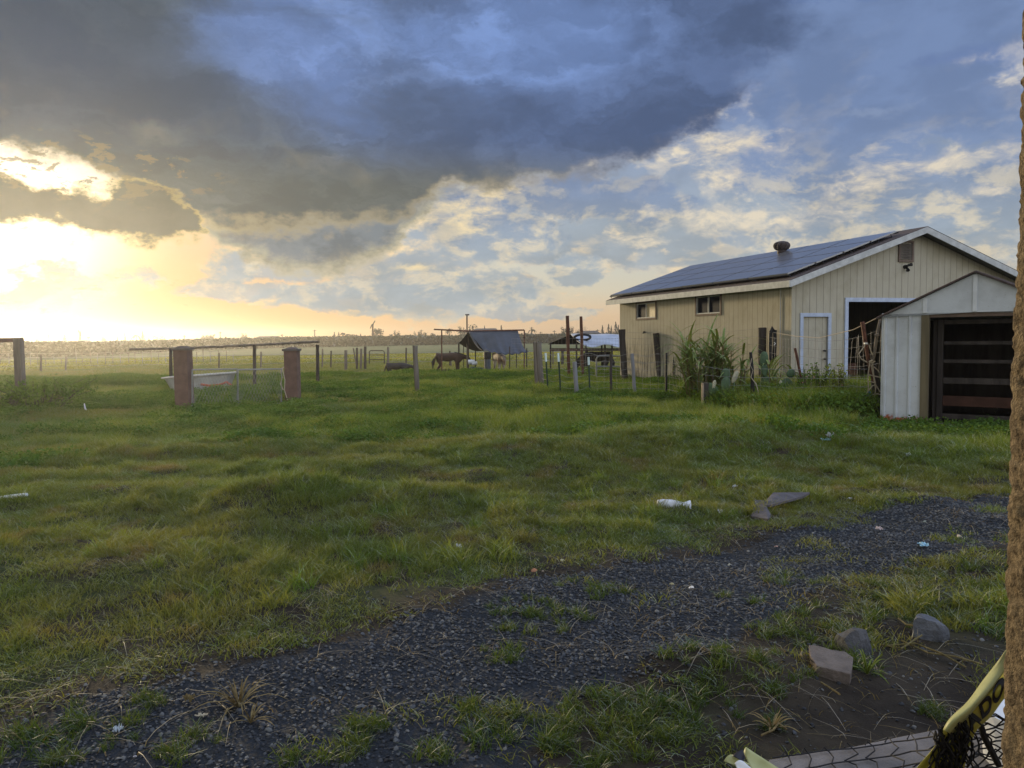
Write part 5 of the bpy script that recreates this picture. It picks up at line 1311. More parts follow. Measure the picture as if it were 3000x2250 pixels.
def bush(px, Yd, w, h, n, lab, m, seed, size=.045, tw=26, flowers=0, name='shrub', cat='shrub'):
    b = gpY(px, Yd); e_ = empty(name, b, lab, cat); r = random.Random(seed); t_ = MB(); tips = []
    for i in range(tw):
        a = r.uniform(0, 6.28); o = V3(math.cos(a), math.sin(a)); L = h * r.uniform(.6, 1.05); q = b + o * r.uniform(0, w * .15)
        pth = [q, q + o * w * .25 * r.random() + V3(0, 0, L * .5), q + o * w * .5 * r.random() + V3(0, 0, L)]; t_.tube(pth, [.009, .007, .004], 5); tips.append(pth)
    t_.build('stems', M['bark'], e_)
    def fn(rr):
        p = tips[rr.randint(len(tips))]; t = rr.rand(); q = p[1].lerp(p[2], t) if t > .2 else p[0].lerp(p[1], .5 + t); return np.array(q) + rr.randn(3) * .035
    mass(n, fn, size, m, 'foliage', e_, seed)
    if flowers: mass(flowers, fn, .035, mat('faded_rose', (.45, .20, .18), .8), 'blossoms', e_, seed + 1, .9)
bush(2382, 15.9, .9, .95, 900, 'thin leafy rose bush in front of the cream door', M['weed'], 5, .055, 24, 40)
bush(2450, 15.4, .8, .90, 700, 'sparse green rose bush at the edge of the dark barn doorway', M['lush'], 6, .06, 20, 8)
bush(2560, 13.6, .75, .42, 1600, 'low dark brown scrub at the foot of the rope-tied post', M['brush'], 7, .035, 50, name='scrub')
bush(2300, 15.3, 1.1, .6, 1600, 'dense dark green weed clump below the squat prickly pear', M['weed'], 8, .05, 40)
bush(110, 17.0, 2.2, .75, 3200, 'broad rounded shrub of pale weeds at the far left', M['weed'], 9, .07, 60)
bush(2190, 15.4, .7, .35, 700, 'small dark heap of weeds at the base of the wrapped stake', M['weed'], 10, .045, 30)

# ============================================================ vines, far trees and buildings
def ztop_at(px, Yd):
    xs = [-900, 300, 600, 900, 1400, 2000, 2600]; ys = [1004, 1003, 996, 990, 985, 978, 974]
    return colz(px, float(np.interp(px, xs, ys)) - 0.5, Yd).z
vp = [(-900, 105), (-200, 105), (300, 135), (600, 200), (900, 255), (1400, 300), (2200, 320)]
V = []; rv_ = np.random.RandomState(5)
n = 110000; pxs = rv_.uniform(-900, 2200, n); Yc = np.interp(pxs, [q[0] for q in vp], [q[1] for q in vp]); dep = rv_.rand(n) ** 1.5
Yv = Yc * (1 + .25 * dep)
base_dx = np.array([colz(p_, 1000, 1.0).x for p_ in np.linspace(-900, 2200, 60)]); dx = np.interp(pxs, np.linspace(-900, 2200, 60), base_dx)
Xv = dx * Yv; zb_v = gz(Xv, Yv)
ztv = np.array([ztop_at(p_, 1.0) - HC for p_ in np.linspace(-900, 2200, 200)]); ztv = HC + np.interp(pxs, np.linspace(-900, 2200, 200), ztv) * Yv
ztv = ztv + (fbm(Xv * .4, Yv * .1, 3) - .5) * .0045 * Yc
hv_ = zb_v + (ztv - zb_v) * rv_.rand(n) ** .6
P = np.stack([Xv, Yv, hv_], 1); u_ = rv_.randn(n, 3); u_[:, 2] *= .6; u_ /= np.linalg.norm(u_, axis=1)[:, None]; w_ = np.cross(u_, rv_.randn(n, 3)); w_ /= np.linalg.norm(w_, axis=1)[:, None]
s_ = (Yc * .0023 * (.6 + rv_.rand(n)))[:, None]
Vq = np.stack([P - u_ * s_, P + w_ * s_ * .6, P + u_ * s_, P - w_ * s_ * .6], 1).reshape(-1, 3)
tag(np_mesh('vineyard', Vq, np.arange(4 * n).reshape(n, 4), M['vine']), 'dense dark green vineyard rows closing the pasture at the horizon', 'vineyard', None, 'stuff')
YH = 340.0
def H_(px, py, Yd=YH): return colz(px, py, Yd)
def ftree(px, yt, yb, w, kind, lab, Yd=YH, seed=0):
    b, t = H_(px, yb + 6, Yd), H_(px, yt, Yd); h = t.z - b.z; r_ = w * Yd / F / 2 * {'cone': 1.7, 'palm': 1.3}.get(kind, 1.15)
    nm_ = {'palm': 'palm_tree', 'cone': 'conifer', 'round': 'broadleaf_tree', 'bare': 'bare_tree'}[kind]
    e_ = empty(nm_, V3(b.x, b.y, b.z), lab, {'palm': 'palm', 'cone': 'conifer'}.get(kind, 'tree'), 'far trees on the horizon')
    m_ = MB(); m_.tube([b, V3(b.x, b.y, b.z + h * (.9 if kind in ('palm', 'cone') else .6))], [.25, .14], 6); m_.build('trunk', M['bark'], e_)
    if kind == 'palm':
        lv_ = MB(); o = V3(b.x, b.y, t.z - h * .18); rr_ = random.Random(seed + px)
        for i in range(16):
            a = rr_.uniform(0, 6.28); u = V3(math.cos(a), math.sin(a)); up = rr_.uniform(.1, .9)
            lv_.ribbon([o + u * r_ * q + V3(0, 0, r_ * (up * q - 1.1 * q * q)) for q in (0, .3, .6, .85, 1.0)], [.15, .5, .45, .3, .1], lambda k_, s=u.cross(V3(0, 0, 1)): s, .01)
        lv_.build('crown', M['crown'], e_)
    else:
        if kind == 'cone': fn = lambda r: (lambda f_, a, q: np.array([b.x + math.cos(a) * q * r_ * (1 - f_), b.y + math.sin(a) * q * r_ * (1 - f_), b.z + h * (.1 + .9 * f_)]))(r.rand() ** 1.4, r.rand() * 6.28, r.rand() ** .5)
        else:
            cl = np.random.RandomState(seed + int(px)); cs = [(cl.uniform(-.6, .6), cl.uniform(-.6, .6), cl.uniform(.35, .85), cl.uniform(.25, .5)) for _ in range(9)]
            def fn(r):
                c = cs[r.randint(9)]; d = r.randn(3) * .45 * c[3]; return np.array([b.x + (c[0] + d[0]) * r_, b.y + (c[1] + d[1]) * r_, b.z + h * min(1.02, max(.08, c[2] + d[2] * .7))])
        mass({'bare': 160}.get(kind, 420), fn, max(.35, r_ * .22) * (.5 if kind == 'bare' else 1), M['brush'] if kind == 'bare' else M['crown'], 'crown', e_, int(px) + seed, .6)
TR = [(40, 996, 12, 'round'), (110, 1000, 10, 'round'), (188, 984, 11, 'round'), (261, 986, 6, 'palm'), (307, 996, 14, 'round'), (345, 985, 3, 'cone'), (367, 977, 6, 'cone'), (400, 984, 24, 'palm'), (419, 976, 9, 'cone'), (435, 982, 30, 'bare'), (470, 984, 26, 'bare'),
      (610, 988, 34, 'round'), (655, 988, 14, 'bare'), (700, 985, 22, 'bare'), (716, 984, 14, 'round'), (730, 992, 20, 'round'), (980, 976, 8, 'cone'), (993, 976, 8, 'cone'), (1004, 977, 11, 'palm'), (1020, 982, 16, 'palm'), (1034, 983, 12, 'palm'), (1057, 981, 7, 'cone'),
      (1104, 969, 28, 'round'), (1161, 974, 15, 'round'), (1184, 983, 6, 'palm'), (1225, 978, 18, 'round'), (1243, 981, 12, 'round'), (1265, 983, 16, 'round'), (1318, 964, 18, 'palm'), (1355, 964, 20, 'round'), (1386, 958, 22, 'round'), (1420, 957, 8, 'cone'), (1469, 959, 10, 'cone'),
      (1557, 966, 18, 'palm'), (1540, 975, 8, 'palm'), (1655, 960, 22, 'round'), (1672, 964, 14, 'round'), (1712, 961, 26, 'bare'), (1694, 972, 12, 'round'), (1765, 959, 9, 'cone'), (1783, 955, 10, 'cone'), (1791, 958, 7, 'cone'), (1804, 949, 12, 'cone'), (1812, 955, 8, 'cone'), (860, 993, 16, 'round'), (1145, 986, 10, 'round')]
hor = lambda px: 990 - .0115 * (px - 1500)
wh = ['left of the wind machine', 'near the left edge', 'beyond the vines']
TR = [(a_, b_3 - (6 if c_3 > 8 else 3), c_3 * 1.35, d_3) for a_, b_3, c_3, d_3 in TR]
for i, (px, yt, w, kd) in enumerate(TR):
    near = 'above the far-left timber frame' if px < 130 else 'left of the left red pillar' if px < 515 else 'between the red pillars' if px < 850 else 'left of the wind machine' if px < 1092 else 'between wind machine and tarp shelter' if px < 1300 else 'above the blue tarp shelter' if px < 1530 else 'between tarp shelter and barn'
    peers = [t for t in TR if t[3] == kd and (('above the far-left timber frame' if t[0] < 130 else 'left of the left red pillar' if t[0] < 515 else 'between the red pillars' if t[0] < 850 else 'left of the wind machine' if t[0] < 1092 else 'between wind machine and tarp shelter' if t[0] < 1300 else 'above the blue tarp shelter' if t[0] < 1530 else 'between tarp shelter and barn') == near)]
    peers.sort(); k_ = peers.index((px, yt, w, kd)); od = 'only' if len(peers) == 1 else ['first', 'second', 'third', 'fourth', 'fifth', 'sixth'][k_] + ' from left'
    ftree(px, yt, hor(px), w, kd, 'distant %s on the horizon, %s %s' % ({'palm': 'palm', 'cone': 'pointed conifer', 'round': 'rounded tree', 'bare': 'bare twiggy tree'}[kd], od, near), seed=i)
# poles
PL = [(142, 980, 2.4, 'first from the left edge'), (540, 982, 1.6, 'nearest above the left red pillar'), (645, 972, 2, 'between the red pillars'), (826, 979, 2, 'right of the long low house'), (922, 966, 2.2, 'tall and alone right of the right red pillar'), (1114, 963, 1.6, 'just right of the wind machine'), (1234, 966, 1.8, 'left of the blue tarp shelter'), (1557, 958, 1.6, 'above the palm right of the tarp shelter'), (1584, 972, 1.2, 'between the tarp palm and the tall rusty poles'), (1624, 968, 1.4, 'left of the tall rusty poles'), (1751, 965, 1.2, 'above the low house by the barn'), (1044, 980, 1.2, 'left of the wind machine')]
for px, yt, w, lab in PL:
    e_ = empty('utility_pole', H_(px, hor(px) + 3, 330), 'thin distant utility pole ' + lab, 'utility pole', 'utility poles along the horizon')
    m_ = MB(); m_.tube([H_(px, hor(px) + 6, 330), H_(px, yt, 330)], w * 330 / F / 2 + .03, 6); m_.build('shaft', M['bark'], e_)
    m_ = MB(); m_.box(H_(px, yt + 3, 330), (1.5, .15, .18)); m_.build('crossarm', M['bark'], e_)
def windm(px, yt, Yd, bl, lab, blk=1.0):
    b, t = H_(px, hor(px) + 6, Yd), H_(px, yt, Yd); e_ = empty('wind_machine', b, lab, 'wind machine', 'orchard wind machines')
    m_ = MB(); m_.tube([b, t], .32, 10); m_.build('tower', M['rust'], e_)
    m_ = MB(); m_.tube([t - V3(.3, 0, .1), t + V3(.3, -.2, .15)], .3, 8); m_.build('motor', M['bark'], e_)
    u = (H_(*bl[1], Yd) - H_(*bl[0], Yd)); c = t + V3(0, -.5, 0)
    for sg in (-1, 1): m_ = MB(); m_.ribbon([c, c + u * .25 * sg, c + u * .5 * sg], [.6, .9, .5], lambda k_: V3(0, 1, 1), .2); m_.build('blade', M['bark'], e_)
windm(1092, 951, 300, ((1084, 963), (1097, 941)), 'orchard wind machine with a tall tower and raised two-blade propeller')
windm(235, 974, 260, ((232, 969), (243, 979)), 'wind machine with drooping blade at the far left horizon')
def fhouse(pts, Yd, depth, lab, roofh=.5, windows=2):
    (xa, yt), (xb, yb) = pts; a_, b = H_(xa, yb, Yd), H_(xb, yb, Yd); zt = H_(xa, yt, Yd).z; zr = zt; ze = a_.z + (zt - a_.z) * (1 - roofh); z0 = -1.5
    e_ = empty('house', V3((a_.x + b.x) / 2, Yd, z0), lab, 'house', 'far houses on the horizon'); W_ = b.x - a_.x; cx = (a_.x + b.x) / 2
    m_ = MB(); m_.box((cx, Yd + depth / 2, (z0 + ze) / 2), (W_ * .94, depth, ze - z0)); m_.build('wall', M['house'], e_)
    m_ = MB(); x0, x1 = a_.x, b.x; hp_ = min(depth * .4, W_ * .12)
    m_.raw([V3(x0, Yd - .5, ze), V3(x1, Yd - .5, ze), V3(x1, Yd + depth + .5, ze), V3(x0, Yd + depth + .5, ze), V3(x0 + hp_, Yd + depth / 2, zr), V3(x1 - hp_, Yd + depth / 2, zr)], [(0, 1, 5, 4), (2, 3, 4, 5), (1, 2, 5), (3, 0, 4), (3, 2, 1, 0)]); m_.build('roof', M['roofdark'], e_)
    for i in range(windows):
        m_ = MB(); m_.box((x0 + W_ * (i + 1) / (windows + 1), Yd, (z0 + ze) / 2 + .8), (W_ * .08, .06, 1.0)); m_.build('window', M['glass'], e_)
fhouse([(740, 985), (814, 1003)], 300, 9, 'long low grey house on the skyline between the red pillars', .45, 3)
fhouse([(1384, 962), (1462, 995)], 310, 10, 'large house with wide hipped roof rising behind the blue tarp', .3, 3)
fhouse([(1700, 969), (1760, 990)], 310, 9, 'low brown house beyond the white tarp shelter', .4, 3)
vt = MB(); q0, q1 = H_(230, 1000, 190), H_(262, 1000, 190); c = (q0 + q1) / 2
e_ = empty('camper', V3(c.x, 190, -.7), 'pale rounded camper parked among the vines at the left horizon', 'camper')
vt.box((c.x, 190, H_(246, 1002, 190).z), (q1.x - q0.x, 1.8, 1.1), None, .86); vt.build('body', mat('camper_white', (.55, .52, .45), .5), e_)
m_ = MB(); m_.box((c.x + .3, 189.0, H_(246, 1001, 190).z + .05), (.9, .06, .35)); m_.build('window', M['glass'], e_)
# irrigation line
ir = empty('irrigation_line', H_(180, 1000, 170), 'long thin pipe of a pivot irrigation rig on slender legs at the left skyline', 'irrigation rig')
pp = [H_(62 + 24.0 * i, 988 - 1.6 * math.sin(i / 10 * 3.14) + .5 * (i > 9), 170) for i in range(12)]
m_ = MB(); m_.tube(pp, .07, 6); m_.build('pipe', M['galv'], ir)
for q in pp: m_ = MB(); m_.tube([q, q - V3(.1, 0, q.z + .6)], .05, 5); m_.build('leg', M['galv'], ir)

# ============================================================ foreground stones, litter
M['paver'] = mat('pinkish_block', (.155, .125, .105), .9, .35, 14, bump=.6, bscale=60)
M['rock'] = mat('grey_rock', (.12, .125, .14), .9, .5, 9, bump=.8, bscale=30)
M['rockdark'] = mat('dark_rock', (.085, .085, .09), .9, .5, 9, bump=.8, bscale=30)
z_ = g0(*gp(2430, 1985).xy) + .05
tp_ = [flat(x_, y_, z_ + dz) for x_, y_, dz in ((2369, 1889, .01), (2395, 1890, .01), (2437, 1903, .005), (2475, 1908, 0), (2500, 1925, -.005), (2497, 1955, -.01), (2492, 1974, -.012), (2440, 1962, -.005), (2392, 1950, 0), (2373, 1920, .005))]
m_ = MB(); kk_ = len(tp_); cen = sum(tp_, V3(0, 0, 0)) / kk_
lo_ = [cen + (q - cen) * .97 - V3(0, 0, .055) for q in tp_]
m_.raw(tp_ + lo_, [tuple(range(kk_)), tuple(range(2 * kk_ - 1, kk_ - 1, -1))] + [(i, (i + 1) % kk_, kk_ + (i + 1) % kk_, kk_ + i) for i in range(kk_)])
tag(m_.build('broken_paver', M['paver'], bevel=.004, origin=cen - V3(0, 0, .1)), 'flat brown-pink broken paving block, nearest of the three stones', 'paving block')
def rock(px, py, sx, sy, sz, m, lab, seed, sub=3, name='rock', cat='rock', zoff=0.0, rot=0.0, peak=0.0, group=None):
    g_ = gp(px, py); bm = bmesh.new(); bmesh.ops.create_icosphere(bm, subdivisions=sub, radius=.5); r = random.Random(seed)
    cuts = [Vector((r.gauss(0, 1), r.gauss(0, 1), abs(r.gauss(0, 1)) * .8)).normalized() for _ in range(9)]
    for q in bm.verts:
        c = q.co.copy()
        for n_ in cuts:
            d = c.dot(n_) - .33
            if d > 0: c -= n_ * d
        c += Vector(mnoise.noise_vector(c * 6 + Vector((seed, 0, 0)))) * .03
        c.z = max(c.z, -.22) + (peak * max(0, .3 - abs(c.x)) if c.z > 0 else 0)
        q.co = Matrix.Rotation(rot, 3, 'Z') @ Vector((c.x * sx * 1.35, c.y * sy * 1.35, (c.z + .2) * sz * 1.8))
    me = bpy.data.meshes.new(name); bm.to_mesh(me); bm.free(); me.materials.append(m); o = bpy.data.objects.new(name, me); C.objects.link(o); o.location = g_ + V3(0, 0, zoff - .01)
    return tag(o, lab, cat, group)
rock(2505, 1908, .155, .13, .10, M['rockdark'], 'dark pointed rock behind the flat paving block', 3, peak=.5)
rock(2720, 1868, .150, .13, .105, M['rock'], 'grey-blue chunky rock farthest right on the bare soil', 8)
ST = [(1565, 1672, .06, (.42, .19, .10), 'orange stone in the brown turf left of the gravel'), (1590, 1674, .035, (.30, .24, .18), 'small tan stone touching the orange stone'), (1648, 1645, .05, (.45, .42, .27), 'yellowish pebble above the orange stone'), (2137, 1657, .055, (.42, .40, .32), 'cream stone at the gravel edge below the flat boards'),
      (2811, 1573, .065, (.60, .48, .36), 'round cream ball-like stone on the far gravel'), (2025, 1724, .05, (.72, .66, .58), 'white stone on the dark gravel in the middle'), (1968, 1711, .05, (.32, .27, .14), 'tan flat stone left of the white stone'), (2274, 1600, .035, (.55, .32, .25), 'pink pebble in the grass at the gravel edge'),
      (2710, 1526, .05, (.22, .24, .20), 'long greenish stone on the far gravel'), (1382, 2185, .04, (.22, .17, .14), 'brown stone low in the centre of the gravel'), (395, 2215, .03, (.6, .55, .55), 'tiny pale stone at the bottom left of the gravel'), (2205, 1601, .02, (.4, .2, .15), 'tiny reddish chip left of the pink pebble')]
for i, (px, py, s_, c, lab) in enumerate(ST):
    rock(px, py + 4, s_ * .72, s_ * .55, s_ * .42, mat('stone_paint', c, .8, .2, 20), lab, 20 + i, 2, 'stone', 'stone')
def scrap(px, py, w, h, m, lab, seed, rise=.03, name='plastic_scrap', cat='litter'):
    g_ = gp(px, py); r = random.Random(seed); nx_, ny_ = 9, 6; vs0 = []
    for j in range(ny_):
        for i in range(nx_):
            x_ = (i / (nx_ - 1) - .5) * w * (.7 + .3 * math.sin(j * 1.7 + seed)); y_ = (j / (ny_ - 1) - .5) * h
            vs0.append(g_ + V3(x_, y_, .012 + rise * (r.random() * .9 + .5 * math.sin(i * 1.3 + seed) ** 2)))
    m_ = MB(); m_.raw(vs0, [(j * nx_ + i, j * nx_ + i + 1, (j + 1) * nx_ + i + 1, (j + 1) * nx_ + i) for j in range(ny_ - 1) for i in range(nx_ - 1)])
    o = m_.build(name, m, origin=g_); q2 = o.modifiers.new('t', 'SOLIDIFY'); q2.thickness = .002
    return tag(o, lab, cat)
WP = M['whiteplastic']; LB = mat('pale_blue_plastic', (.30, .52, .66), .5)
for i, (px, py, w, h, m, ri, lab) in enumerate([(2430, 1296, .10, .10, WP, .10, 'crumpled white bag, upper piece, in the grass before the shed'), (2418, 1302, .14, .12, LB, .05, 'bluish plastic film lying below the white bag before the shed'), (2660, 1346, .07, .06, WP, .05, 'small white scrap in the grass below the shed doorway'),
      (2154, 1437, .07, .04, WP, .03, 'thin white scrap in grass above the white sleeve'), (2109, 1512, .06, .07, WP, .05, 'small torn white scrap right below the white sleeve'), (2492, 1468, .07, .05, WP, .02, 'white chip between the boards and the gravel'), (2576, 1560, .06, .05, mat('pinkish_paper', (.6, .5, .5), .7), .04, 'crumpled pinkish paper on the gravel'),
      (2703, 1611, .08, .07, LB, .03, 'light blue torn plastic piece on the far gravel'), (1345, 1617, .06, .04, WP, .03, 'tiny white scrap in the middle of the lawn'), (347, 2156, .05, .05, mat('grey_foil', (.4, .45, .48), .4), .03, 'crumpled grey foil at the bottom left of the gravel'), (590, 2108, .07, .025, mat('bone', (.45, .40, .30), .8), .015, 'short pale bone-like piece by the dead weed'),
      (555, 2065, .06, .03, M['dry'], .03, 'curled tan leaf left of the dead weed')]):
    scrap(px, py, w * .85, h * .8, m, lab, i, ri * .8)
# white sleeve: a crushed tube with a waist
b0 = gp(1978, 1492); Yb = b0.y; sv = empty('plastic_sleeve', b0, 'crushed white plastic sleeve with a pinched waist lying on the lawn', 'plastic sleeve')
pth = [(1926, 1475, 11), (1945, 1475, 13), (1968, 1478, 15), (1990, 1482, 13.5), (2002, 1483, 11.5), (2012, 1483, 15), (2022, 1483, 18)]
m_ = MB(); m_.tube([colz(x_, y_, Yb) for x_, y_, _ in pth], [q[2] * Yb / F for q in pth], 14, flat=.85); o = m_.build('sleeve', WP, sv, smooth=True)
# two flat weathered boards / cardboard
def plate(corners, th, m, name, lab, cat, zl=.02):
    tp2 = [gp(x_, y_) + V3(0, 0, zl + dz) for x_, y_, dz in corners]; n_ = len(tp2); m_ = MB()
    m_.raw(tp2 + [q - V3(0, 0, th) for q in tp2], [tuple(range(n_)), tuple(range(2 * n_ - 1, n_ - 1, -1))] + [(i, (i + 1) % n_, n_ + (i + 1) % n_, n_ + i) for i in range(n_)])
    return tag(m_.build(name, m, origin=tp2[0]), lab, cat)
M['card'] = mat('grey_weathered_board', (.105, .095, .10), .9, .35, 8, bump=.4)
plate([(2238, 1494, .03), (2265, 1480, .05), (2290, 1474, .06), (2372, 1478, .05), (2352, 1486, .03), (2262, 1506, .02), (2240, 1506, .02)], .02, M['card'], 'flat_board', 'wide flat grey board, right piece, at the edge of the turf', 'board', .04)
plate([(2212, 1497, .05), (2236, 1494, .05), (2258, 1528, .02), (2250, 1536, .0), (2200, 1528, .0), (2205, 1524, .01)], .02, M['card'], 'flat_board', 'smaller folded grey board, left piece, below the wide board', 'board', .04)
m_ = MB(); m_.tube([gp(-60, 1478) + V3(0, 0, .04), gp(0, 1475) + V3(0, 0, .04), gp(78, 1470) + V3(0, 0, .045)], .02, 8); tag(m_.build('white_pipe', M['white'], origin=gp(20, 1474)), 'length of white pipe lying in the grass at the left edge', 'pipe')
m_ = MB(); m_.tube([gpY(252, 16.9), colz(249, 1195, 16.9), colz(247, 1182, 16.9)], [.015, .02, .012], 6); tag(m_.build('white_peg', M['white'], origin=gpY(252, 16.9)), 'short white peg standing in the grass left of the left red pillar', 'peg')
# dead weed and straw stalks
def deadweed(px, py, n, L, lab, seed, m='dry'):
    r = random.Random(seed); b = gp(px, py); m_ = MB()
    for i in range(n):
        a = r.uniform(0, 6.28); u = V3(math.cos(a), math.sin(a)); l_ = L * r.uniform(.5, 1.1); k_ = r.uniform(.2, 1.1)
        m_.ribbon([b + u * l_ * k_ * t + V3(0, 0, l_ * (.9 * t - .8 * k_ * t * t) + .005) for t in (0, .3, .6, .8, 1)], [.006, .008, .007, .005, .002], lambda k2, s=u.cross(V3(0, 0, 1)): s, .0006)
    tag(m_.build('dead_weed', M[m], origin=b), lab, 'dead weed')
deadweed(700, 2080, 34, .20, 'straw-coloured dead weed standing in the gravel at lower left', 1)
deadweed(735, 2125, 14, .12, 'low tangle of dry blades below the standing dead weed', 5)
deadweed(2262, 2150, 16, .12, 'small yellow dying weed near the bottom centre', 2)
deadweed(2540, 1985, 14, .16, 'green-yellow weed growing right of the paving block', 3, 'lush')
for i, L_ in enumerate([[(2600, 1905), (2680, 1905), (2760, 1945), (2830, 1965)], [(2640, 1890), (2720, 1930), (2800, 1950), (2880, 1965)], [(2580, 1900), (2640, 1915), (2700, 1890)], [(2632, 1826), (2655, 1848), (2676, 1858)], [(2230, 2168), (2265, 2165), (2280, 2150), (2305, 2152)], [(2350, 1920), (2346, 1935), (2350, 1950)], [(2405, 2015), (2440, 2050), (2460, 2070)]]):
    m_ = MB(); m_.tube([gp(*q) + V3(0, 0, .015 + .01 * ((k2 * 7) % 3)) for k2, q in enumerate(L_)], .0045, 5)
    tag(m_.build('dry_stalk', M['dry'], origin=gp(*L_[0])), 'dry pale stalk ' + ['long, crossing the soil right of the rocks', 'long, just below the grey rock', 'curved, between the dark rock and the grey rock', 'short and bright, pointing at the grey rock', 'looped, above the bottom slab', 'short, curving beside the paving block\'s left edge', 'thin, on the soil below the paving block'][i], 'stalk')

# ============================================================ slab, net, tape, bucket
ZS = .11
sp_ = [flat(x_, y_, ZS) for x_, y_ in ((2252, 2224), (2330, 2212), (2500, 2186), (2640, 2156), (2775, 2130), (3300, 2040), (3700, 2600), (3300, 3600), (1900, 3600))]
m_ = MB(); n_ = len(sp_); m_.raw(sp_ + [q - V3(0, 0, .14) for q in sp_], [tuple(range(n_)), tuple(range(2 * n_ - 1, n_ - 1, -1))] + [(i, (i + 1) % n_, n_ + (i + 1) % n_, n_ + i) for i in range(n_)])
tag(m_.build('concrete_slab', M['slab'], bevel=.006, origin=sp_[2]), 'grey-brown concrete slab across the bottom right corner', 'slab')
M['cord'] = mat('black_cord', (.010, .009, .010), .7)
nt = empty('black_netting', flat(2550, 2200, ZS), 'black knotted netting draped over the concrete slab and yellow tape', 'netting')
def zn(px): return ZS + .012 + .16 * max(0, (px - 2560) / 260.0) ** 1.5
def N_(px, py): return flat(px, py, zn(px))
rt = random.Random(4)
for r_i in range(4):
    m_ = MB(); pth = []
    for i in range(15):
        px = 2262 + r_i * 16 + i * (560 - r_i * 10) / 14.0; py = 2222 - (i / 14.0) * (74 + 8 * r_i) + r_i * 40 + rt.uniform(-3, 3); pth.append(N_(px, py))
    m_.tube(pth, .0026, 6); m_.build('cord', M['cord'], nt)
for i in range(9):
    m_ = MB(); px = 2290 + i * 62 + rt.uniform(-8, 8); py = 2219 - (px - 2262) * .135
    U_ = lambda s_: rt.uniform(-s_, s_); m_.tube([N_(px, py), N_(px + 10 + U_(6), py - 9 + U_(4)) + V3(0, 0, .006), N_(px + 24, py + 4), N_(px + 30 + U_(10), py + 20 + U_(5)), N_(px + 16 + U_(16), py + 38), N_(px + 48 + U_(16), py + 56 + U_(8)), N_(px + 34 + U_(18), py + 82), N_(px + 70 + U_(20), py + 112)], .0024, 6); m_.build('cord', M['cord'], nt)
YTp = 1.34
for i in range(34):                                      # gathered part, hung round the tape
    m_ = MB(); f_ = rt.random(); a0 = (2740 + 100 * f_ + rt.uniform(-10, 10), 2145 - 70 * f_)
    pth = [colz(a0[0] + rt.uniform(-6, 6), a0[1], YTp - .02)]
    x_, y_ = a0
    for s_ in range(7): x_ += rt.uniform(-16, 20); y_ += rt.uniform(14, 28); pth.append(colz(x_, y_, YTp - .03 + .02 * rt.random()))
    m_.tube(pth, .0017, 5); m_.build('cord', M['cord'], nt)
for i in range(16):
    m_ = MB(); y_ = 2095 + i * 11; pth = [colz(2845 + rt.uniform(-10, 10), y_ + rt.uniform(-10, 25), YTp + .05)] + [colz(2845 + 24 * s_, y_ + rt.uniform(-12, 14), YTp + .08) for s_ in range(1, 6)]
    m_.tube(pth, .0016, 5); m_.build('cord', M['cord'], nt)
m_ = MB(); m_.tube([colz(2872, 2120, YTp + .04), colz(2884, 2160, YTp + .04), colz(2905, 2200, YTp + .04), colz(2925, 2240, YTp + .04)], .006, 7); m_.build('cord', M['cord'], nt)
# caution tape
M['tape'] = mat('yellow_tape', (.50, .46, .07), .5, .28, 12, col2=(.36, .34, .06), spec=.4)
M['tapeback'] = mat('pale_tape_back', (.38, .39, .17), .5, .25, 12, spec=.4)
M['ink'] = mat('black_ink', (.012, .010, .014), .5)
ue = [(2985, 1850), (2933, 1925), (2880, 1992), (2833, 2056), (2777, 2111), (2741, 2183), (2688, 2248), (2640, 2310)]
le = [(2990, 1990), (2936, 2055), (2905, 2098), (2863, 2138), (2846, 2174), (2833, 2206), (2825, 2250), (2800, 2320)]
def crv(L, t):
    t = min(max(t, 0), .9999) * (len(L) - 1); i = int(t); f_ = t - i
    P = [L[max(i - 1, 0)], L[i], L[min(i + 1, len(L) - 1)], L[min(i + 2, len(L) - 1)]]
    return tuple(.5 * (2 * P[1][k_] + (P[2][k_] - P[0][k_]) * f_ + (2 * P[0][k_] - 5 * P[1][k_] + 4 * P[2][k_] - P[3][k_]) * f_ ** 2 + (3 * P[1][k_] - P[0][k_] - 3 * P[2][k_] + P[3][k_]) * f_ ** 3) for k_ in (0, 1))
def tape(u_, v_, off=0.0):                               # u along (0 top right), v across (0 upper edge)
    a_, b = crv(ue, u_), crv(le, u_); x_ = a_[0] + (b[0] - a_[0]) * v_; y_ = a_[1] + (b[1] - a_[1]) * v_
    return colz(x_, y_, YTp + .02 * math.sin(v_ * 5 + u_ * 7) - off)
ct = empty('caution_tape', tape(.5, .5), 'yellow barrier tape with black lettering hanging by the stucco wall', 'barrier tape')
m_ = MB(); nu, nv = 40, 10
vs0 = [tape(i / nu, j / nv) for i in range(nu + 1) for j in range(nv + 1)]
m_.raw(vs0, [(i * (nv + 1) + j, i * (nv + 1) + j + 1, (i + 1) * (nv + 1) + j + 1, (i + 1) * (nv + 1) + j) for i in range(nu) for j in range(nv)])
o = m_.build('strip', M['tape'], ct, smooth=True); q2 = o.modifiers.new('t', 'SOLIDIFY'); q2.thickness = .0006; q2.offset = 1
m_ = MB()                                                # the upper edge is folded over, pale back showing
vs0 = [tape(i / nu, .42 * j / 6, .006 + .008 * math.sin(math.pi * j / 6)) for i in range(4, 26) for j in range(7)]
m_.raw(vs0, [(i * 7 + j, i * 7 + j + 1, (i + 1) * 7 + j + 1, (i + 1) * 7 + j) for i in range(21) for j in range(6)])
o = m_.build('fold', M['tapeback'], ct, smooth=True); q2 = o.modifiers.new('t', 'SOLIDIFY'); q2.thickness = .0006; q2.offset = 1
fc = bpy.data.curves.new('word', 'FONT'); fc.body = 'CUIDADO'; fc.offset = .045; fc.space_character = 1.12
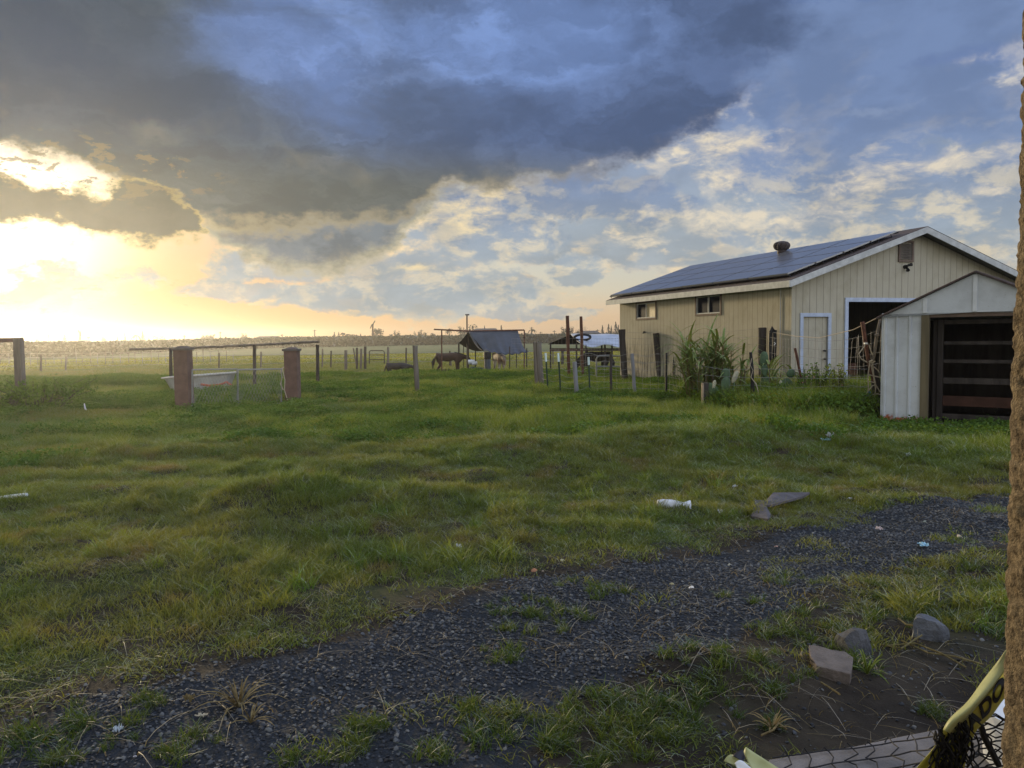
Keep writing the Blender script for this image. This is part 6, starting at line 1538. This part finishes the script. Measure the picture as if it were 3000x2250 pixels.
fo = bpy.data.objects.new('word', fc); C.objects.link(fo); bpy.context.view_layer.update()
me = bpy.data.meshes.new_from_object(fo.evaluated_get(bpy.context.evaluated_depsgraph_get())); bpy.data.objects.remove(fo)
bm = bmesh.new(); bm.from_mesh(me); bmesh.ops.triangulate(bm, faces=bm.faces)
for _ in range(2): bmesh.ops.subdivide_edges(bm, edges=[e for e in bm.edges if e.calc_length() > .12], cuts=1)
xs_ = [q.co.x for q in bm.verts]; ys_ = [q.co.y for q in bm.verts]; x0, x1, y0, y1 = min(xs_), max(xs_), min(ys_), max(ys_)
for q in bm.verts:
    f_ = (q.co.x - x0) / (x1 - x0); h_ = (q.co.y - y0) / (y1 - y0)
    q.co = tape(.88 - .76 * f_, .88 - .46 * h_, .0035) - ct.location
bm.to_mesh(me); bm.free(); me.materials.append(M['ink']); o = bpy.data.objects.new('lettering', me); C.objects.link(o); o.parent = ct
# loose end of tape at the slab's left corner
te = empty('tape_end', flat(2190, 2240, .1), 'folded end of yellow-green tape with a black patch at the slab\'s left corner', 'barrier tape')
E_ = lambda px, py, z: flat(px, py, z)
def sheet(name, P4, m, bow=.01):
    m_ = MB(); vs0 = []
    for j in range(7):
        for i in range(9):
            p = P4[0].lerp(P4[1], i / 8).lerp(P4[3].lerp(P4[2], i / 8), j / 6); p.z += bow * math.sin(math.pi * i / 8) * math.cos(j * .8); vs0.append(p)
    m_.raw(vs0, [(j * 9 + i, j * 9 + i + 1, (j + 1) * 9 + i + 1, (j + 1) * 9 + i) for j in range(6) for i in range(8)])
    o = m_.build(name, m, te, smooth=True); q2 = o.modifiers.new('t', 'SOLIDIFY'); q2.thickness = .0008
sheet('strip', [E_(2178, 2204, .20), E_(2190, 2192, .21), E_(2300, 2262, .17), E_(2205, 2262, .17)], M['tapeback'])
sheet('black_patch', [E_(2145, 2214, .205), E_(2176, 2197, .213), E_(2184, 2218, .207), E_(2178, 2232, .203)], M['ink'], .004)
sheet('fold', [E_(2120, 2230, .19), E_(2150, 2212, .20), E_(2200, 2240, .19), E_(2150, 2240, .185)], M['tapeback'])
sheet('flap', [E_(2152, 2236, .203), E_(2180, 2232, .205), E_(2215, 2262, .19), E_(2165, 2262, .185)], M['white'], .008)
bw = flat(3018, 2236, ZS); bu = empty('plastic_tub', bw, 'low white plastic tub behind the netting at the stucco wall', 'tub')
m_ = MB(); m_.tube([bw, bw + V3(0, 0, .17)], [.135, .15], 28); m_.tube([bw + V3(0, 0, .13), bw + V3(0, 0, .142)], .156, 28); m_.build('body', WP, bu)
m_ = MB(); m_.tube([bw + V3(0, 0, .17), bw + V3(0, 0, .182)], .158, 28); m_.build('rim', M['white'], bu)

# ============================================================ air
hb = MB(); hb.box((0, 0, 2.4), (1400, 1400, 16.4))
hz_ = bpy.data.materials.new('haze_air'); hz_.use_nodes = True; t = hz_.node_tree; t.nodes.clear(); k = NT(t)
pv = k.n('ShaderNodeVolumePrincipled'); pv.inputs['Density'].default_value = .00055; pv.inputs['Anisotropy'].default_value = .80; pv.inputs['Color'].default_value = (.95, .93, .90, 1)
ou = k.n('ShaderNodeOutputMaterial'); t.links.new(pv.outputs[0], ou.inputs['Volume'])
tag(hb.build('haze', hz_), 'warm evening haze over the fields', None, None, 'stuff')
